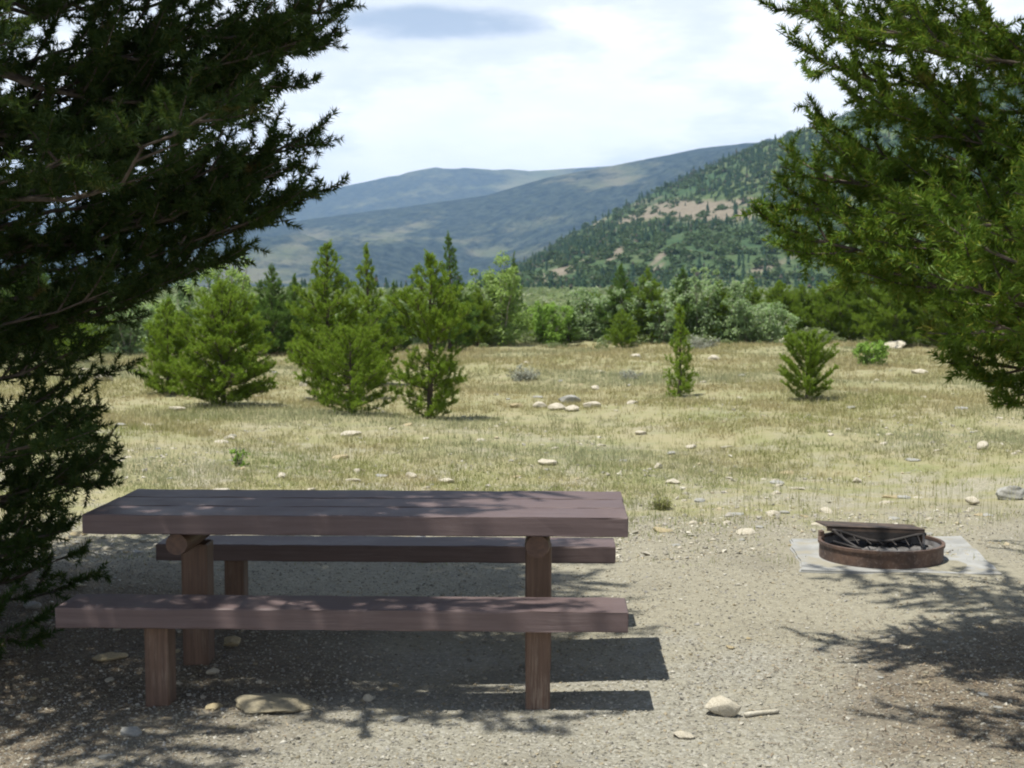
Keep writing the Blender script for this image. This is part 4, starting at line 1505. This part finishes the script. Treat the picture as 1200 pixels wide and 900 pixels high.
# tufts: clumped blades, denser in patches, thinner towards the gravel
NT_ = 95000
ty_ = 9.0 + 36 * rg.uniform(size=NT_) ** 1.15
tx_ = rg.uniform(-0.41, 0.41, NT_) * ty_ 
pd = 0.5 + 0.5 * np.tanh(1.3 * fbm2(tx_, ty_, 91, 4, 0.9, 0.7))
edge_d = sstep(ty_ - 0.12 * tx_ + 0.5 * fbm2(tx_, ty_, 92, 3, 1.4), 9.6, 13.0)
kp = rg.uniform(size=NT_) < (0.10 + 0.90 * pd) * (0.04 + 0.96 * edge_d)
tx_, ty_, pd = tx_[kp], ty_[kp], pd[kp]
pb_ = 11
bx = np.repeat(tx_, pb_) + rg.normal(0, 0.045, len(tx_) * pb_)
by = np.repeat(ty_, pb_) + rg.normal(0, 0.045, len(tx_) * pb_)
bh = np.repeat(rg.uniform(0.03, 0.11, len(tx_)) * np.interp(ty_, [9, 15, 40], [0.45, 0.8, 1.3]), pb_) * rg.uniform(0.5, 1.3, len(bx))
bw = np.interp(by, [9, 20, 45], [0.0042, 0.009, 0.021]) * rg.uniform(0.6, 1.4, len(bx))
blades(bx, by, bh, bw, 1.0, 'meadow_grass', M_grass, 'dry yellow and green grass covering the stony meadow', 'grass')

NS = 9000
qy = 10.5 + 30 * rg.uniform(size=NS) ** 1.2
qx = rg.uniform(-0.41, 0.41, NS) * qy
kq = fbm2(qx, qy, 191, 4, 0.7, 0.7) > 0.15
qx, qy = qx[kq], qy[kq]
blades(qx, qy, rg.uniform(0.14, 0.34, len(qx)), np.interp(qy, [9, 20, 45], [0.0035, 0.006, 0.013]), 0.22, 'grass_stalks', M_grass,
       'tall dry seed stalks standing above the meadow grass', 'grass')

# needle and twig litter below the big pines
NL = 26000
cx_ = np.where(rg.uniform(size=NL) < 0.6, -2.7, 2.7)
lx_ = cx_ + rg.normal(0, 0.8, NL)
ly_ = np.where(cx_ < 0, 7.0, 5.8) + rg.normal(0, 0.95, NL)
blades(lx_, ly_, rg.uniform(0.02, 0.07, NL), rg.uniform(0.003, 0.007, NL), 0.08, 'pine_litter',
       island_mat('litter', [(0.12, 0.085, 0.055), (0.20, 0.150, 0.10), (0.085, 0.065, 0.05), (0.30, 0.245, 0.17)]),
       'brown fallen needles and twigs on the ground under the pines', 'litter', flop=1.42, z=gz(lx_, ly_) + 0.006)

# ------------------------------------------------------------------ valley haze
bm = bmesh.new()
bmesh.ops.create_cube(bm, size=1.0)
hz_top = float(max(Vf[:, 2].max(), Vm[:, 2].max(), Vh[:, 2].max())) + 25
bmesh.ops.scale(bm, vec=(19000, 9500, hz_top + 5), verts=bm.verts)
bmesh.ops.translate(bm, vec=(0, 4200, (hz_top - 5) / 2), verts=bm.verts)
M_haze, n = new_mat('haze_air')
pv = n.n('ShaderNodeVolumePrincipled')
pv.inputs['Color'].default_value = (0.42, 0.64, 1.0, 1)
pv.inputs['Density'].default_value = 0.00010
pv.inputs['Anisotropy'].default_value = 0.0
n.t.links.new(pv.outputs[0], n.n('ShaderNodeOutputMaterial').inputs['Volume'])
hz = bm_obj('haze', [bm], M_haze)
tag(hz, 'thin blue haze filling the valley air', 'haze', kind='stuff')
